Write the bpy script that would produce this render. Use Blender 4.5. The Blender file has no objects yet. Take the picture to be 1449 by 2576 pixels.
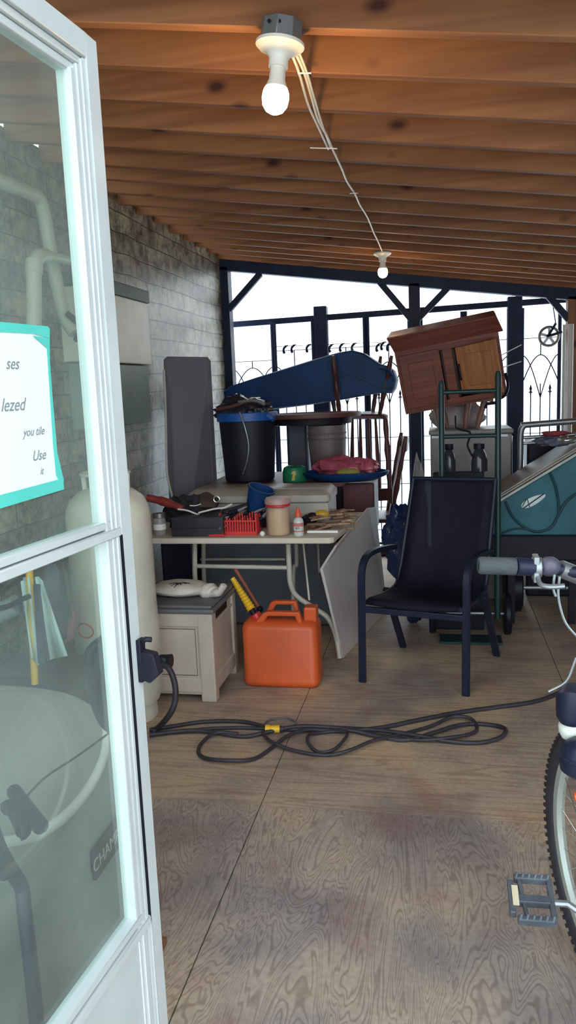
import bpy, bmesh, math, random
import numpy as np
from mathutils import Vector, Matrix, Euler, noise as mnoise
random.seed(7)
S = bpy.context.scene
COL = S.collection
PI = math.pi

# ---------------------------------------------------------------- camera
FPX, CX, CY, EYE = 1950.0, 724.5, 1288.0, 1.47
_y = Vector((380, -328, FPX)).normalized()
_d = Vector((496, (380*496+FPX*FPX)/328, FPX)).normalized()
_x = _d.cross(_y)
if _x.x < 0: _x = -_x
RW = Matrix((_x, _y, -_d))            # lens axes (right, down, forward) -> world
CAMPOS = Vector((0, 0, EYE))
cd = bpy.data.cameras.new('camera'); cam = bpy.data.objects.new('camera', cd); COL.objects.link(cam)
cd.sensor_fit = 'VERTICAL'; cd.sensor_height = 36; cd.lens = FPX/2576*36; cd.clip_start = .02
m3 = Matrix((RW @ Vector((1, 0, 0)), RW @ Vector((0, -1, 0)), RW @ Vector((0, 0, -1)))).transposed()
cam.matrix_world = Matrix.Translation(CAMPOS) @ m3.to_4x4()
S.camera = cam
S.view_settings.view_transform = 'Standard'; S.view_settings.look = 'None'
S.view_settings.gamma = 1; S.view_settings.exposure = 0.42; S.view_settings.use_curve_mapping = False

# ---------------------------------------------------------------- daylight
WORLD_STRENGTH = 2.6
w = bpy.data.worlds.new('world'); S.world = w; w.use_nodes = True
nt = w.node_tree; bgn = nt.nodes['Background']
tc = nt.nodes.new('ShaderNodeTexCoord'); sx = nt.nodes.new('ShaderNodeSeparateXYZ')
rp = nt.nodes.new('ShaderNodeValToRGB')
nt.links.new(tc.outputs['Generated'], sx.inputs[0]); nt.links.new(sx.outputs['Z'], rp.inputs[0])
rp.color_ramp.elements[0].position = 0.0; rp.color_ramp.elements[0].color = (.80, .86, .88, 1)
rp.color_ramp.elements[1].position = 0.6; rp.color_ramp.elements[1].color = (.72, .88, 1.0, 1)
nt.links.new(rp.outputs[0], bgn.inputs[0]); bgn.inputs[1].default_value = WORLD_STRENGTH
sun = bpy.data.lights.new('daylight', 'SUN'); sun.energy = .4; sun.angle = 1.2; sun.color = (.93, .97, 1)
so = bpy.data.objects.new('daylight', sun); COL.objects.link(so)
so.rotation_euler = Vector((-.35, .9, -.55)).to_track_quat('-Z', 'Y').to_euler()   # soft daylight coming in past the viewer

# ---------------------------------------------------------------- rays
def ray(px, py): return RW @ Vector((px-CX, py-CY, FPX))
def F(px, py, z=0.0):
    r = ray(px, py); return CAMPOS + r*((z-EYE)/r.z)
def P(px, py, d):
    r = ray(px, py); return CAMPOS + r*(d/r.y)
def WX(px, py, x):
    r = ray(px, py); return CAMPOS + r*(x/r.x)

# ---------------------------------------------------------------- materials
MATS = {}
def mat(name, col, rough=.6, metal=0.0, var=.12, scale=8.0, bump=0.0, bscale=40.0, stretch=(1, 1, 1), spec=.5, col2=None, emit=0, alpha=1, coat=0):
    if name in MATS: return MATS[name]
    m = bpy.data.materials.new(name); m.use_nodes = True; n = m.node_tree; b = n.nodes['Principled BSDF']
    b.inputs['Roughness'].default_value = rough; b.inputs['Metallic'].default_value = metal
    b.inputs['Specular IOR Level'].default_value = spec; b.inputs['Coat Weight'].default_value = coat
    t = n.nodes.new('ShaderNodeTexCoord'); mp = n.nodes.new('ShaderNodeMapping'); mp.inputs['Scale'].default_value = stretch
    n.links.new(t.outputs['Object'], mp.inputs[0])
    no = n.nodes.new('ShaderNodeTexNoise'); no.inputs['Scale'].default_value = scale; no.inputs['Detail'].default_value = 5
    n.links.new(mp.outputs[0], no.inputs['Vector'])
    r = n.nodes.new('ShaderNodeValToRGB'); r.color_ramp.elements[0].position = .3; r.color_ramp.elements[1].position = .7
    c2 = col2 if col2 else tuple(min(1, c*(1+var)) for c in col); c1 = tuple(c*(1-var) for c in col)
    r.color_ramp.elements[0].color = (*c1, 1); r.color_ramp.elements[1].color = (*c2, 1)
    n.links.new(no.outputs['Fac'], r.inputs[0]); n.links.new(r.outputs[0], b.inputs['Base Color'])
    if bump:
        nb = n.nodes.new('ShaderNodeTexNoise'); nb.inputs['Scale'].default_value = bscale; nb.inputs['Detail'].default_value = 4
        n.links.new(mp.outputs[0], nb.inputs['Vector'])
        bp = n.nodes.new('ShaderNodeBump'); bp.inputs['Strength'].default_value = bump; bp.inputs['Distance'].default_value = .01
        n.links.new(nb.outputs['Fac'], bp.inputs['Height']); n.links.new(bp.outputs[0], b.inputs['Normal'])
    if emit:
        b.inputs['Emission Color'].default_value = (*col, 1); b.inputs['Emission Strength'].default_value = emit
    if alpha < 1: b.inputs['Alpha'].default_value = alpha
    MATS[name] = m; return m

def nodes(m):
    n = m.node_tree
    def N(t, **k):
        x = n.nodes.new(t)
        for a, v in k.items():
            if a.startswith('i_'): x.inputs[a[2:].replace('_', ' ')].default_value = v
            else: setattr(x, a, v)
        return x
    return n, N, (lambda a, b: n.links.new(a, b)), n.nodes['Principled BSDF']
def ramp(N, stops):
    r = N('ShaderNodeValToRGB'); e = r.color_ramp.elements
    e[0].position = stops[0][0]; e[0].color = (*stops[0][1], 1); e[1].position = stops[-1][0]; e[1].color = (*stops[-1][1], 1)
    for p, c in stops[1:-1]:
        q = e.new(p); q.color = (*c, 1)
    return r
def mixc(N, L, fac, a, b, mode='MIX'):
    x = N('ShaderNodeMix', data_type='RGBA', blend_type=mode)
    if isinstance(fac, float): x.inputs[0].default_value = fac
    else: L(fac, x.inputs[0])
    for s, v in ((6, a), (7, b)):
        if isinstance(v, tuple): x.inputs[s].default_value = (*v, 1)
        else: L(v, x.inputs[s])
    return x.outputs[2]

def wood(name, light, dark, knot, axis=0, rough=.6, gs=1.0, knots=True, seed=0.0):
    m = bpy.data.materials.new(name); m.use_nodes = True; n, N, L, b = nodes(m)
    t = N('ShaderNodeTexCoord'); mp = N('ShaderNodeMapping'); st = [14*gs, 14*gs, 14*gs]; st[axis] = .9*gs
    mp.inputs['Scale'].default_value = st; mp.inputs['Location'].default_value = (seed, seed*.7, seed*1.3)
    L(t.outputs['Object'], mp.inputs[0])
    g = N('ShaderNodeTexNoise', i_Scale=1.6, i_Detail=7.0, i_Distortion=.5); L(mp.outputs[0], g.inputs['Vector'])
    r = ramp(N, [(.32, dark), (.5, tuple((a+c)/2 for a, c in zip(light, dark))), (.66, light)]); L(g.outputs['Fac'], r.inputs[0])
    out = r.outputs[0]
    big = N('ShaderNodeTexNoise', i_Scale=1.3, i_Detail=2.0); L(t.outputs['Object'], big.inputs['Vector'])
    rb = ramp(N, [(.35, (.72, .70, .70)), (.65, (1, 1, 1))]); L(big.outputs['Fac'], rb.inputs[0])
    out = mixc(N, L, 1.0, out, rb.outputs[0], 'MULTIPLY')
    if knots:
        mk = N('ShaderNodeMapping'); sk = [7.5, 7.5, 7.5]; sk[axis] = 4.2; mk.inputs['Scale'].default_value = sk; mk.inputs['Location'].default_value = (seed*2, seed, seed)
        L(t.outputs['Object'], mk.inputs[0])
        v = N('ShaderNodeTexVoronoi', i_Scale=1.0, i_Randomness=1.0); L(mk.outputs[0], v.inputs['Vector'])
        rk = ramp(N, [(.07, (1, 1, 1)), (.13, (.5, .5, .5)), (.2, (0, 0, 0))]); L(v.outputs['Distance'], rk.inputs[0])
        out = mixc(N, L, rk.outputs[0], out, knot)
    L(out, b.inputs['Base Color']); b.inputs['Roughness'].default_value = rough; b.inputs['Specular IOR Level'].default_value = .25
    bp = N('ShaderNodeBump', i_Strength=.25, i_Distance=.004); L(g.outputs['Fac'], bp.inputs['Height']); L(bp.outputs[0], b.inputs['Normal'])
    MATS[name] = m; return m

# ---------------------------------------------------------------- mesh helpers
def frame_for(d):
    d = d.normalized(); up = Vector((0, 0, 1)) if abs(d.z) < .9 else Vector((0, 1, 0))
    a = up.cross(d).normalized(); return a, d.cross(a)
def smooth_pts(pts, k=6, closed=False):
    pts = [Vector(p) for p in pts]; n = len(pts); out = []
    rng = range(n if closed else n-1)
    for i in rng:
        p0 = pts[(i-1) % n] if closed or i > 0 else pts[0]; p1 = pts[i]; p2 = pts[(i+1) % n]
        p3 = pts[(i+2) % n] if closed or i+2 < n else pts[-1]
        for j in range(k):
            t = j/k
            out.append(.5*((2*p1)+(-p0+p2)*t+(2*p0-5*p1+4*p2-p3)*t*t+(-p0+3*p1-3*p2+p3)*t*t*t))
    if not closed: out.append(pts[-1])
    return out
class MB:
    def __init__(s): s.v = []; s.f = []
    def add(s, vs, fs):
        o = len(s.v); s.v += [Vector(v) for v in vs]; s.f += [[i+o for i in f] for f in fs]; return s
    def box(s, lo, hi, M=None):
        x0, y0, z0 = lo; x1, y1, z1 = hi
        vs = [Vector(v) for v in ((x0,y0,z0),(x1,y0,z0),(x1,y1,z0),(x0,y1,z0),(x0,y0,z1),(x1,y0,z1),(x1,y1,z1),(x0,y1,z1))]
        if M: vs = [M @ v for v in vs]
        return s.add(vs, [(0,3,2,1),(4,5,6,7),(0,1,5,4),(1,2,6,5),(2,3,7,6),(3,0,4,7)])
    def bar(s, a, b, w, h, up=None):
        a, b = Vector(a), Vector(b); d = (b-a).normalized()
        if up is None: u, v = frame_for(d)
        else:
            v = Vector(up); v = (v-d*v.dot(d)).normalized(); u = v.cross(d)
        vs = [p+u*(sx*w/2)+v*(sy*h/2) for p in (a, b) for sx, sy in ((-1,-1),(1,-1),(1,1),(-1,1))]
        return s.add(vs, [(0,1,2,3),(7,6,5,4),(0,4,5,1),(1,5,6,2),(2,6,7,3),(3,7,4,0)])
    def tube(s, pts, r, n=10, closed=False, caps=True, flat=1.0):
        pts = [Vector(p) for p in pts]; m = len(pts); rr = r if isinstance(r, (list, tuple)) else [r]*m
        vs = []; pu = None
        for i, p in enumerate(pts):
            if closed: d = pts[(i+1) % m]-pts[i-1]
            else: d = pts[min(i+1, m-1)]-pts[max(i-1, 0)]
            if d.length < 1e-9: d = Vector((0, 0, 1))
            d.normalize()
            if pu is None: pu, _ = frame_for(d)
            pu = (pu-d*pu.dot(d))
            if pu.length < 1e-6: pu, _ = frame_for(d)
            pu.normalize(); q = d.cross(pu)
            for k in range(n):
                a = 2*PI*k/n; vs.append(p+pu*(math.cos(a)*rr[i])+q*(math.sin(a)*rr[i]*flat))
        fs = []
        for i in range(m if closed else m-1):
            for k in range(n):
                a = i*n+k; b = i*n+(k+1) % n; c = ((i+1) % m)*n+(k+1) % n; e = ((i+1) % m)*n+k
                fs.append((a, b, c, e))
        if caps and not closed:
            fs.append(list(range(n))[::-1]); fs.append([(m-1)*n+k for k in range(n)])
        return s.add(vs, fs)
    def cyl(s, a, b, r, r2=None, n=20): return s.tube([a, b], [r, r if r2 is None else r2], n)
    def lathe(s, prof, c=(0, 0, 0), n=28, M=None, sq=1.0):
        vs = []; c = Vector(c); m = len(prof)
        for r, z in prof:
            for k in range(n):
                a = 2*PI*k/n; v = Vector((math.cos(a)*r, math.sin(a)*r*sq, z))
                vs.append((M @ v if M else v)+c)
        fs = [(i*n+k, i*n+(k+1) % n, (i+1)*n+(k+1) % n, (i+1)*n+k) for i in range(m-1) for k in range(n)]
        if prof[0][0] > 1e-5: fs.append(list(range(n))[::-1])
        if prof[-1][0] > 1e-5: fs.append([(m-1)*n+k for k in range(n)])
        return s.add(vs, fs)
    def prism(s, poly, off):
        poly = [Vector(p) for p in poly]; off = Vector(off); n = len(poly)
        return s.add(poly+[p+off for p in poly], [list(range(n))[::-1], [n+k for k in range(n)]]+[(k, (k+1) % n, n+(k+1) % n, n+k) for k in range(n)])
    def sph(s, c, r, sc=(1, 1, 1), n=16, M=None):
        prof = [(math.sin(PI*i/(n//2))*1.0, -math.cos(PI*i/(n//2))) for i in range(n//2+1)]
        prof[0] = (1e-6, -1); prof[-1] = (1e-6, 1)
        vs = []; k0 = len(s.v)
        MM = (M if M else Matrix.Identity(3)) @ Matrix.Diagonal((r*sc[0], r*sc[1], r*sc[2])).to_3x3()
        return s.lathe(prof, c, n, MM)
    def blob(s, c, r, sc=(1, 1, 1), amp=.25, fr=3.0, n=28, seed=0.0, M=None):
        k0 = len(s.v); s.sph((0, 0, 0), 1, (1, 1, 1), n)
        for i in range(k0, len(s.v)):
            v = s.v[i]; q = 1+amp*mnoise.noise(v*fr+Vector((seed, seed*2, seed*3)))+amp*.5*mnoise.noise(v*fr*2.7+Vector((seed, 5, 1)))
            v = Vector((v.x*sc[0], v.y*sc[1], v.z*sc[2]))*(q*r); s.v[i] = (M @ v if M else v)+Vector(c)
        return s
    def build(s, name, m, parent=None, ang=40, bevel=0, seg=2, solid=0, sub=0):
        vs = s.v
        if parent is not None:
            inv = WM[parent.name].inverted(); vs = [inv @ v for v in vs]; o = None
        me = bpy.data.meshes.new(name)
        bm = bmesh.new(); bv = [bm.verts.new(v) for v in vs]
        for f in s.f:
            try: bm.faces.new([bv[i] for i in f])
            except ValueError: pass
        bmesh.ops.remove_doubles(bm, verts=bm.verts, dist=1e-5)
        bmesh.ops.recalc_face_normals(bm, faces=bm.faces)
        bm.to_mesh(me); bm.free()
        ob = bpy.data.objects.new(name, me)
        if parent is None:       # origin at the base centre of the thing
            xs = [v.co for v in me.vertices]
            lo = Vector([min(c[i] for c in xs) for i in range(3)]); hi = Vector([max(c[i] for c in xs) for i in range(3)])
            o = Vector(((lo.x+hi.x)/2, (lo.y+hi.y)/2, lo.z)); me.transform(Matrix.Translation(-o)); ob.location = o
            WM_set(ob, Matrix.Translation(o))
        else:
            ob.parent = parent; WM_set(ob, WM[parent.name])
        COL.objects.link(ob); me.materials.append(m)
        if ang is None or ang > 0:
            me.polygons.foreach_set('use_smooth', [True]*len(me.polygons))
            if ang: me.set_sharp_from_angle(angle=math.radians(ang))
        if bevel:
            b = ob.modifiers.new('bevel', 'BEVEL'); b.width = bevel; b.segments = seg; b.limit_method = 'ANGLE'; b.angle_limit = .6
        if solid:
            b = ob.modifiers.new('solid', 'SOLIDIFY'); b.thickness = solid; b.offset = 0
        if sub:
            b = ob.modifiers.new('sub', 'SUBSURF'); b.levels = sub; b.render_levels = sub
        return ob
WM = {}
def WM_set(o, m): WM[o.name] = m.copy()
def tag(o, label=None, cat=None, group=None, kind=None):
    if label: o['label'] = label
    if cat: o['category'] = cat
    if group: o['group'] = group
    if kind: o['kind'] = kind
    return o
def thing(name, loc, label, cat, group=None, rz=0, rot=None):
    o = bpy.data.objects.new(name, None); COL.objects.link(o); o.empty_display_size = .05
    e = rot if rot else Euler((0, 0, rz)); o.rotation_euler = e
    o.location = Vector(loc); WM_set(o, Matrix.Translation(Vector(loc)) @ e.to_matrix().to_4x4())
    return tag(o, label, cat, group)
def struct(o): o['kind'] = 'structure'; return o
def copy_thing(root, loc, rz=None, label=None):
    r = root.copy(); COL.objects.link(r); r.location = loc
    if rz is not None: r.rotation_euler.z = rz
    if label: r['label'] = label
    for c in list(root.children):
        k = c.copy(); COL.objects.link(k); k.parent = r
        for g in list(c.children):
            q = g.copy(); COL.objects.link(q); q.parent = k
    return r
def text_part(name, s, size, origin, ux, uy, m, parent, depth=.0006, shear=0.0):
    cu = bpy.data.curves.new(name, 'FONT'); cu.body = s; cu.size = size; cu.extrude = depth; cu.align_x = 'CENTER'; cu.align_y = 'CENTER'; cu.shear = shear
    t = bpy.data.objects.new('tmp', cu); COL.objects.link(t)
    dg = bpy.context.evaluated_depsgraph_get(); me = bpy.data.meshes.new_from_object(t.evaluated_get(dg))
    bpy.data.objects.remove(t)
    ux = Vector(ux).normalized(); uy = Vector(uy); uy = (uy-ux*uy.dot(ux)).normalized(); un = ux.cross(uy)
    M = Matrix.Translation(Vector(origin)) @ Matrix((ux, uy, un)).transposed().to_4x4()
    if parent is not None: M = WM[parent.name].inverted() @ M
    me.transform(M); me.name = name; me.materials.clear(); me.materials.append(m)
    ob = bpy.data.objects.new(name, me); COL.objects.link(ob)
    if parent is not None: ob.parent = parent
    return ob
# ================================================================ MATERIALS
navy = (.016, .020, .045)
M_white = mat('painted_metal_white', (.58, .62, .61), .35, 0, .05, 12)
M_cream = mat('cream_enamel', (.66, .66, .56), .4, 0, .12, 6, bump=.05)
M_beige = mat('beige_plastic', (.50, .43, .36), .55, 0, .10, 6, bump=.04)
M_greyl = mat('grey_plastic_lid', (.13, .13, .14), .5, 0, .15, 8)
M_black = mat('black_plastic', (.012, .012, .022), .4, 0, .2, 12, spec=.2)
M_navyframe = mat('dark_powder_coat', (.014, .018, .040), .38, 0, .15, 14, spec=.3)
M_orange = mat('orange_plastic', (.62, .10, .022), .42, 0, .14, 5, bump=.05, bscale=20)
M_yellow = mat('yellow_plastic', (.85, .50, .02), .4, 0, .1)
M_red = mat('red_plastic', (.62, .03, .03), .38, 0, .12)
M_darkblue = mat('dark_blue_plastic', (.010, .046, .155), .45, 0, .25, 4, spec=.15)
M_bluerim = mat('bright_blue_plastic', (.012, .10, .40), .4, 0, .15)
M_chrome = mat('galvanised_tube', (.62, .66, .66), .28, .9, .12, 20)
M_teal = mat('teal_fabric', (.018, .12, .16), .6, 0, .25, 5, bump=.1, bscale=30)
M_pvc = mat('grey_white_pipe', (.55, .57, .50), .45, 0, .1, 6)
M_rubber = mat('black_rubber_cable', (.035, .033, .042), .55, 0, .2, 20)
M_spindle = mat('brown_turned_wood', (.085, .024, .022), .4, 0, .3, 10, stretch=(1, 1, .3))
M_darkwood = mat('dark_brown_wood', (.10, .035, .03), .5, 0, .3, 6, stretch=(.3, 1, 1))
M_greyboard = mat('grey_board', (.13, .14, .17), .5, 0, .15, 5)
M_steel = mat('worn_steel', (.30, .32, .33), .38, .7, .15, 14)
M_paper = mat('paper_white', (.83, .86, .84), .7, 0, .03, 5)
M_tape = mat('teal_tape', (.10, .62, .52), .5, 0, .06)
M_cloth = mat('offwhite_cloth', (.62, .58, .52), .85, 0, .12, 8, bump=.3, bscale=12)
M_pink = mat('pink_plastic_bag', (.38, .075, .13), .35, 0, .25, 9, bump=.4, bscale=14)
M_green = mat('green_plastic', (.01, .20, .10), .45, 0, .1)
M_dirt = mat('dark_post_paint', (.024, .034, .075), .5, 0, .2, 9, spec=.15)
M_ink = mat('pencil_ink', (.25, .27, .28), .8, 0, .05)
M_greydirt = mat('grey_green_cowl', (.27, .285, .27), .5, 0, .14, 3, bump=.05, bscale=14)

M_joist = [wood('joist_wood_%s' % c, (.42, .195, .085), (.27, .115, .055), (.06, .024, .02), 0, .65, 1.0, True, sd) for c, sd in (('warm', 0.0), ('pale', 3.3), ('mid', 7.1))]
M_oak = wood('oak_cabinet_wood', (.52, .24, .10), (.34, .13, .05), (.2, .08, .04), 2, .4, 1.6, False, 2)
M_cherry = wood('red_brown_cabinet_wood', (.27, .085, .055), (.155, .042, .032), (.1, .03, .02), 0, .4, 1.4, False, 4)
M_scrap = wood('scrap_wood', (.52, .36, .24), (.28, .17, .11), (.1, .05, .03), 1, .7, 2, False, 1)
M_post_wood = wood('post_wood', (.34, .17, .09), (.18, .08, .045), (.06, .02, .02), 2, .6, 1.0, True, 5)

def floor_mat():
    m = bpy.data.materials.new('plywood_floor'); m.use_nodes = True; n, N, L, b = nodes(m)
    g = N('ShaderNodeNewGeometry'); sp = N('ShaderNodeSeparateXYZ'); L(g.outputs['Position'], sp.inputs[0])
    def contour(scl, k, seed, lo, hi):
        mp = N('ShaderNodeMapping'); mp.inputs['Scale'].default_value = scl; mp.inputs['Location'].default_value = (seed, seed, 0)
        L(g.outputs['Position'], mp.inputs[0])
        no = N('ShaderNodeTexNoise', i_Scale=1.0, i_Detail=3.2, i_Roughness=.5, i_Distortion=.9); L(mp.outputs[0], no.inputs['Vector'])
        mu = N('ShaderNodeMath', operation='MULTIPLY'); mu.inputs[1].default_value = k; L(no.outputs['Fac'], mu.inputs[0])
        si = N('ShaderNodeMath', operation='SINE'); L(mu.outputs[0], si.inputs[0])
        r = ramp(N, [(.0, lo), (.45, hi), (1.0, hi)])
        mr = N('ShaderNodeMapRange'); mr.inputs[1].default_value = -1; mr.inputs[2].default_value = 1; L(si.outputs[0], mr.inputs[0]); L(mr.outputs[0], r.inputs[0])
        return r.outputs[0], mr.outputs[0]
    a, ha = contour((6.5, 1.5, 1), 210, 1.7, (.30, .24, .205), (.43, .36, .30))
    c, hc = contour((.5, 8.0, 1), 70, 5.1, (.375, .285, .215), (.49, .385, .285))
    th = N('ShaderNodeMath', operation='GREATER_THAN'); th.inputs[1].default_value = 2.5; L(sp.outputs['Y'], th.inputs[0])
    col = mixc(N, L, th.outputs[0], a, c)
    st = N('ShaderNodeTexNoise', i_Scale=2.3, i_Detail=6.0); L(g.outputs['Position'], st.inputs['Vector'])
    rs = ramp(N, [(.36, (.66, .67, .78)), (.52, (.98, .96, .96)), (.66, (1.2, 1.12, .95))]); L(st.outputs['Fac'], rs.inputs[0])
    col = mixc(N, L, 1.0, col, rs.outputs[0], 'MULTIPLY')
    sr = N('ShaderNodeTexNoise', i_Scale=3.1, i_Detail=3.0); mp2 = N('ShaderNodeMapping'); mp2.inputs['Location'].default_value = (9, 4, 2)
    L(g.outputs['Position'], mp2.inputs[0]); L(mp2.outputs[0], sr.inputs['Vector'])
    rr = ramp(N, [(.55, (0, 0, 0)), (.75, (.55, .55, .55))]); L(sr.outputs['Fac'], rr.inputs[0])
    col = mixc(N, L, rr.outputs[0], col, (.26, .13, .11))
    fine = N('ShaderNodeTexNoise', i_Scale=60.0, i_Detail=3.0); L(g.outputs['Position'], fine.inputs['Vector'])
    rf = ramp(N, [(.3, (.86, .86, .86)), (.7, (1.08, 1.08, 1.08))]); L(fine.outputs['Fac'], rf.inputs[0])
    col = mixc(N, L, 1.0, col, rf.outputs[0], 'MULTIPLY')
    L(col, b.inputs['Base Color']); b.inputs['Roughness'].default_value = .55; b.inputs['Specular IOR Level'].default_value = .35
    bp = N('ShaderNodeBump', i_Strength=.15, i_Distance=.002); L(ha, bp.inputs['Height']); L(bp.outputs[0], b.inputs['Normal'])
    return m
def wall_mat():
    m = bpy.data.materials.new('old_block_siding'); m.use_nodes = True; n, N, L, b = nodes(m)
    g = N('ShaderNodeNewGeometry'); sp = N('ShaderNodeSeparateXYZ'); L(g.outputs['Position'], sp.inputs[0])
    nz = N('ShaderNodeTexNoise', i_Scale=3.0, i_Detail=3.0); L(g.outputs['Position'], nz.inputs['Vector'])
    ad = N('ShaderNodeMath', operation='MULTIPLY_ADD'); ad.inputs[1].default_value = .03; L(nz.outputs['Fac'], ad.inputs[0]); L(sp.outputs['Z'], ad.inputs[2])
    cb = N('ShaderNodeCombineXYZ'); L(sp.outputs['Y'], cb.inputs[0]); L(ad.outputs[0], cb.inputs[1])
    br = N('ShaderNodeTexBrick'); L(cb.outputs[0], br.inputs['Vector'])
    for k, v in (('Scale', 1.0), ('Mortar Size', .004), ('Mortar Smooth', .3), ('Bias', 0.0), ('Brick Width', .36), ('Row Height', .115)): br.inputs[k].default_value = v
    br.inputs['Color1'].default_value = (.34, .33, .24, 1); br.inputs['Color2'].default_value = (.20, .17, .14, 1); br.inputs['Mortar'].default_value = (.035, .028, .028, 1)
    st = N('ShaderNodeTexNoise', i_Scale=14.0, i_Detail=6.0, i_Roughness=.7); L(g.outputs['Position'], st.inputs['Vector'])
    rs = ramp(N, [(.38, (.22, .20, .17)), (.50, (.85, .83, .80)), (.64, (1.45, 1.42, 1.3))]); L(st.outputs['Fac'], rs.inputs[0])
    col = mixc(N, L, 1.0, br.outputs['Color'], rs.outputs[0], 'MULTIPLY')
    L(col, b.inputs['Base Color']); b.inputs['Roughness'].default_value = .36; b.inputs['Specular IOR Level'].default_value = .6
    inv = N('ShaderNodeMath', operation='SUBTRACT'); inv.inputs[0].default_value = 1; L(br.outputs['Fac'], inv.inputs[1])
    sm = N('ShaderNodeMath', operation='MULTIPLY_ADD'); sm.inputs[1].default_value = .5; L(st.outputs['Fac'], sm.inputs[0]); L(inv.outputs[0], sm.inputs[2])
    bp = N('ShaderNodeBump', i_Strength=.7, i_Distance=.006); L(sm.outputs[0], bp.inputs['Height']); L(bp.outputs[0], b.inputs['Normal'])
    return m
def glass_mat():
    m = bpy.data.materials.new('dusty_door_glass'); m.use_nodes = True; n, N, L, b = nodes(m)
    out = n.nodes['Material Output']
    tr = N('ShaderNodeBsdfTransparent'); tr.inputs[0].default_value = (.86, .93, .89, 1)
    gl = N('ShaderNodeBsdfGlossy'); gl.inputs['Roughness'].default_value = .02
    fr = N('ShaderNodeFresnel'); fr.inputs[0].default_value = 1.5
    df = N('ShaderNodeBsdfDiffuse'); df.inputs[0].default_value = (.62, .72, .68, 1)
    no = N('ShaderNodeTexNoise', i_Scale=3.5, i_Detail=4.0); tcn = N('ShaderNodeTexCoord'); L(tcn.outputs['Object'], no.inputs['Vector'])
    r = ramp(N, [(.3, (.05, .05, .05)), (.75, (.17, .17, .17))]); L(no.outputs['Fac'], r.inputs[0])
    gm = N('ShaderNodeNewGeometry'); nb_ = N('ShaderNodeMath', operation='SUBTRACT'); nb_.inputs[0].default_value = 1; L(gm.outputs['Backfacing'], nb_.inputs[1])
    fm = N('ShaderNodeMath', operation='MULTIPLY'); L(fr.outputs[0], fm.inputs[0]); L(nb_.outputs[0], fm.inputs[1])
    m1 = N('ShaderNodeMixShader'); L(r.outputs[0], m1.inputs[0]); L(tr.outputs[0], m1.inputs[1]); L(df.outputs[0], m1.inputs[2])
    m2 = N('ShaderNodeMixShader'); L(fm.outputs[0], m2.inputs[0]); L(m1.outputs[0], m2.inputs[1]); L(gl.outputs[0], m2.inputs[2])
    L(m2.outputs[0], out.inputs['Surface']); return m
M_floor, M_wall, M_glass = floor_mat(), wall_mat(), glass_mat()

# ================================================================ SETTING
ZF = lambda X: 2.30-.1457*X            # underside of the sloping joists
fl = MB(); xs = [-1.86, -.64, .578, 1.797, 2.7]; ys = [.06, 2.5, 4.94, 6.78]
for i in range(4):
    for j in range(3): fl.box((xs[i]+.0018, ys[j]+.0018, -.018), (xs[i+1]-.0018, ys[j+1]-.0018, 0))
fl.box((-1.86, -2, -.06), (2.7, 6.78, -.02)); fl.box((-1.86, -2, -.02), (2.7, .056, 0))
struct(fl.build('floor', M_floor, ang=0))
struct(MB().box((-40, -40, -.62), (40, 60, -.5)).build('ground', mat('snowy_ground', (.85, .88, .9), .8), ang=0))
struct(MB().box((-1.95, -.2, -.05), (-1.82, 6.66, 2.62)).build('wall_left', M_wall, ang=0))
struct(MB().box((2.5, .3, -.05), (2.6, 6.6, 2.0)).build('wall_right', M_post_wood, ang=0))
deck = MB(); deck.add([(-1.95, .9, ZF(-1.95)+.235), (2.9, .9, ZF(2.9)+.235), (2.9, 7.1, ZF(2.9)+.235), (-1.95, 7.1, ZF(-1.95)+.235),
    (-1.95, .9, ZF(-1.95)+.26), (2.9, .9, ZF(2.9)+.26), (2.9, 7.1, ZF(2.9)+.26), (-1.95, 7.1, ZF(-1.95)+.26)], [(0,1,2,3),(4,7,6,5),(0,4,5,1),(1,5,6,2),(2,6,7,3),(3,7,4,0)])
struct(deck.build('ceiling', M_joist[1], ang=0))
jy = [1.15, 1.45, 1.75]+[2.05+.300*k for k in range(16)]
for i, y in enumerate(jy):
    b = MB(); a0, a1 = -1.82, 2.8; wob = random.uniform(-.006, .006)
    b.add([(a0, y, ZF(a0)+wob), (a1, y, ZF(a1)+wob), (a1, y+.038, ZF(a1)+wob), (a0, y+.038, ZF(a0)+wob),
           (a0, y, ZF(a0)+.235), (a1, y, ZF(a1)+.235), (a1, y+.038, ZF(a1)+.235), (a0, y+.038, ZF(a0)+.235)], [(0,3,2,1),(4,5,6,7),(0,1,5,4),(1,2,6,5),(2,3,7,6),(3,0,4,7)])
    o = b.build('trim_%d' % (i+1), M_joist[i % 3], ang=0, bevel=.003, seg=1); struct(o)

# beam, posts, braces at the open far end
BY = 6.6
bm_ = MB(); a0, a1 = -1.86, 2.8; t = .02
bm_.add([(a0, BY, ZF(a0)-.085-.0), (a1, BY, ZF(a1)-.085), (a1, BY+.09, ZF(a1)-.085), (a0, BY+.09, ZF(a0)-.085),
         (a0, BY, ZF(a0)+t), (a1, BY, ZF(a1)+t), (a1, BY+.09, ZF(a1)+t), (a0, BY+.09, ZF(a0)+t)], [(0,3,2,1),(4,5,6,7),(0,1,5,4),(1,2,6,5),(2,3,7,6),(3,0,4,7)])
o = bm_.build('trim_20', M_dirt, ang=0, bevel=.004); struct(o)

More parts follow.
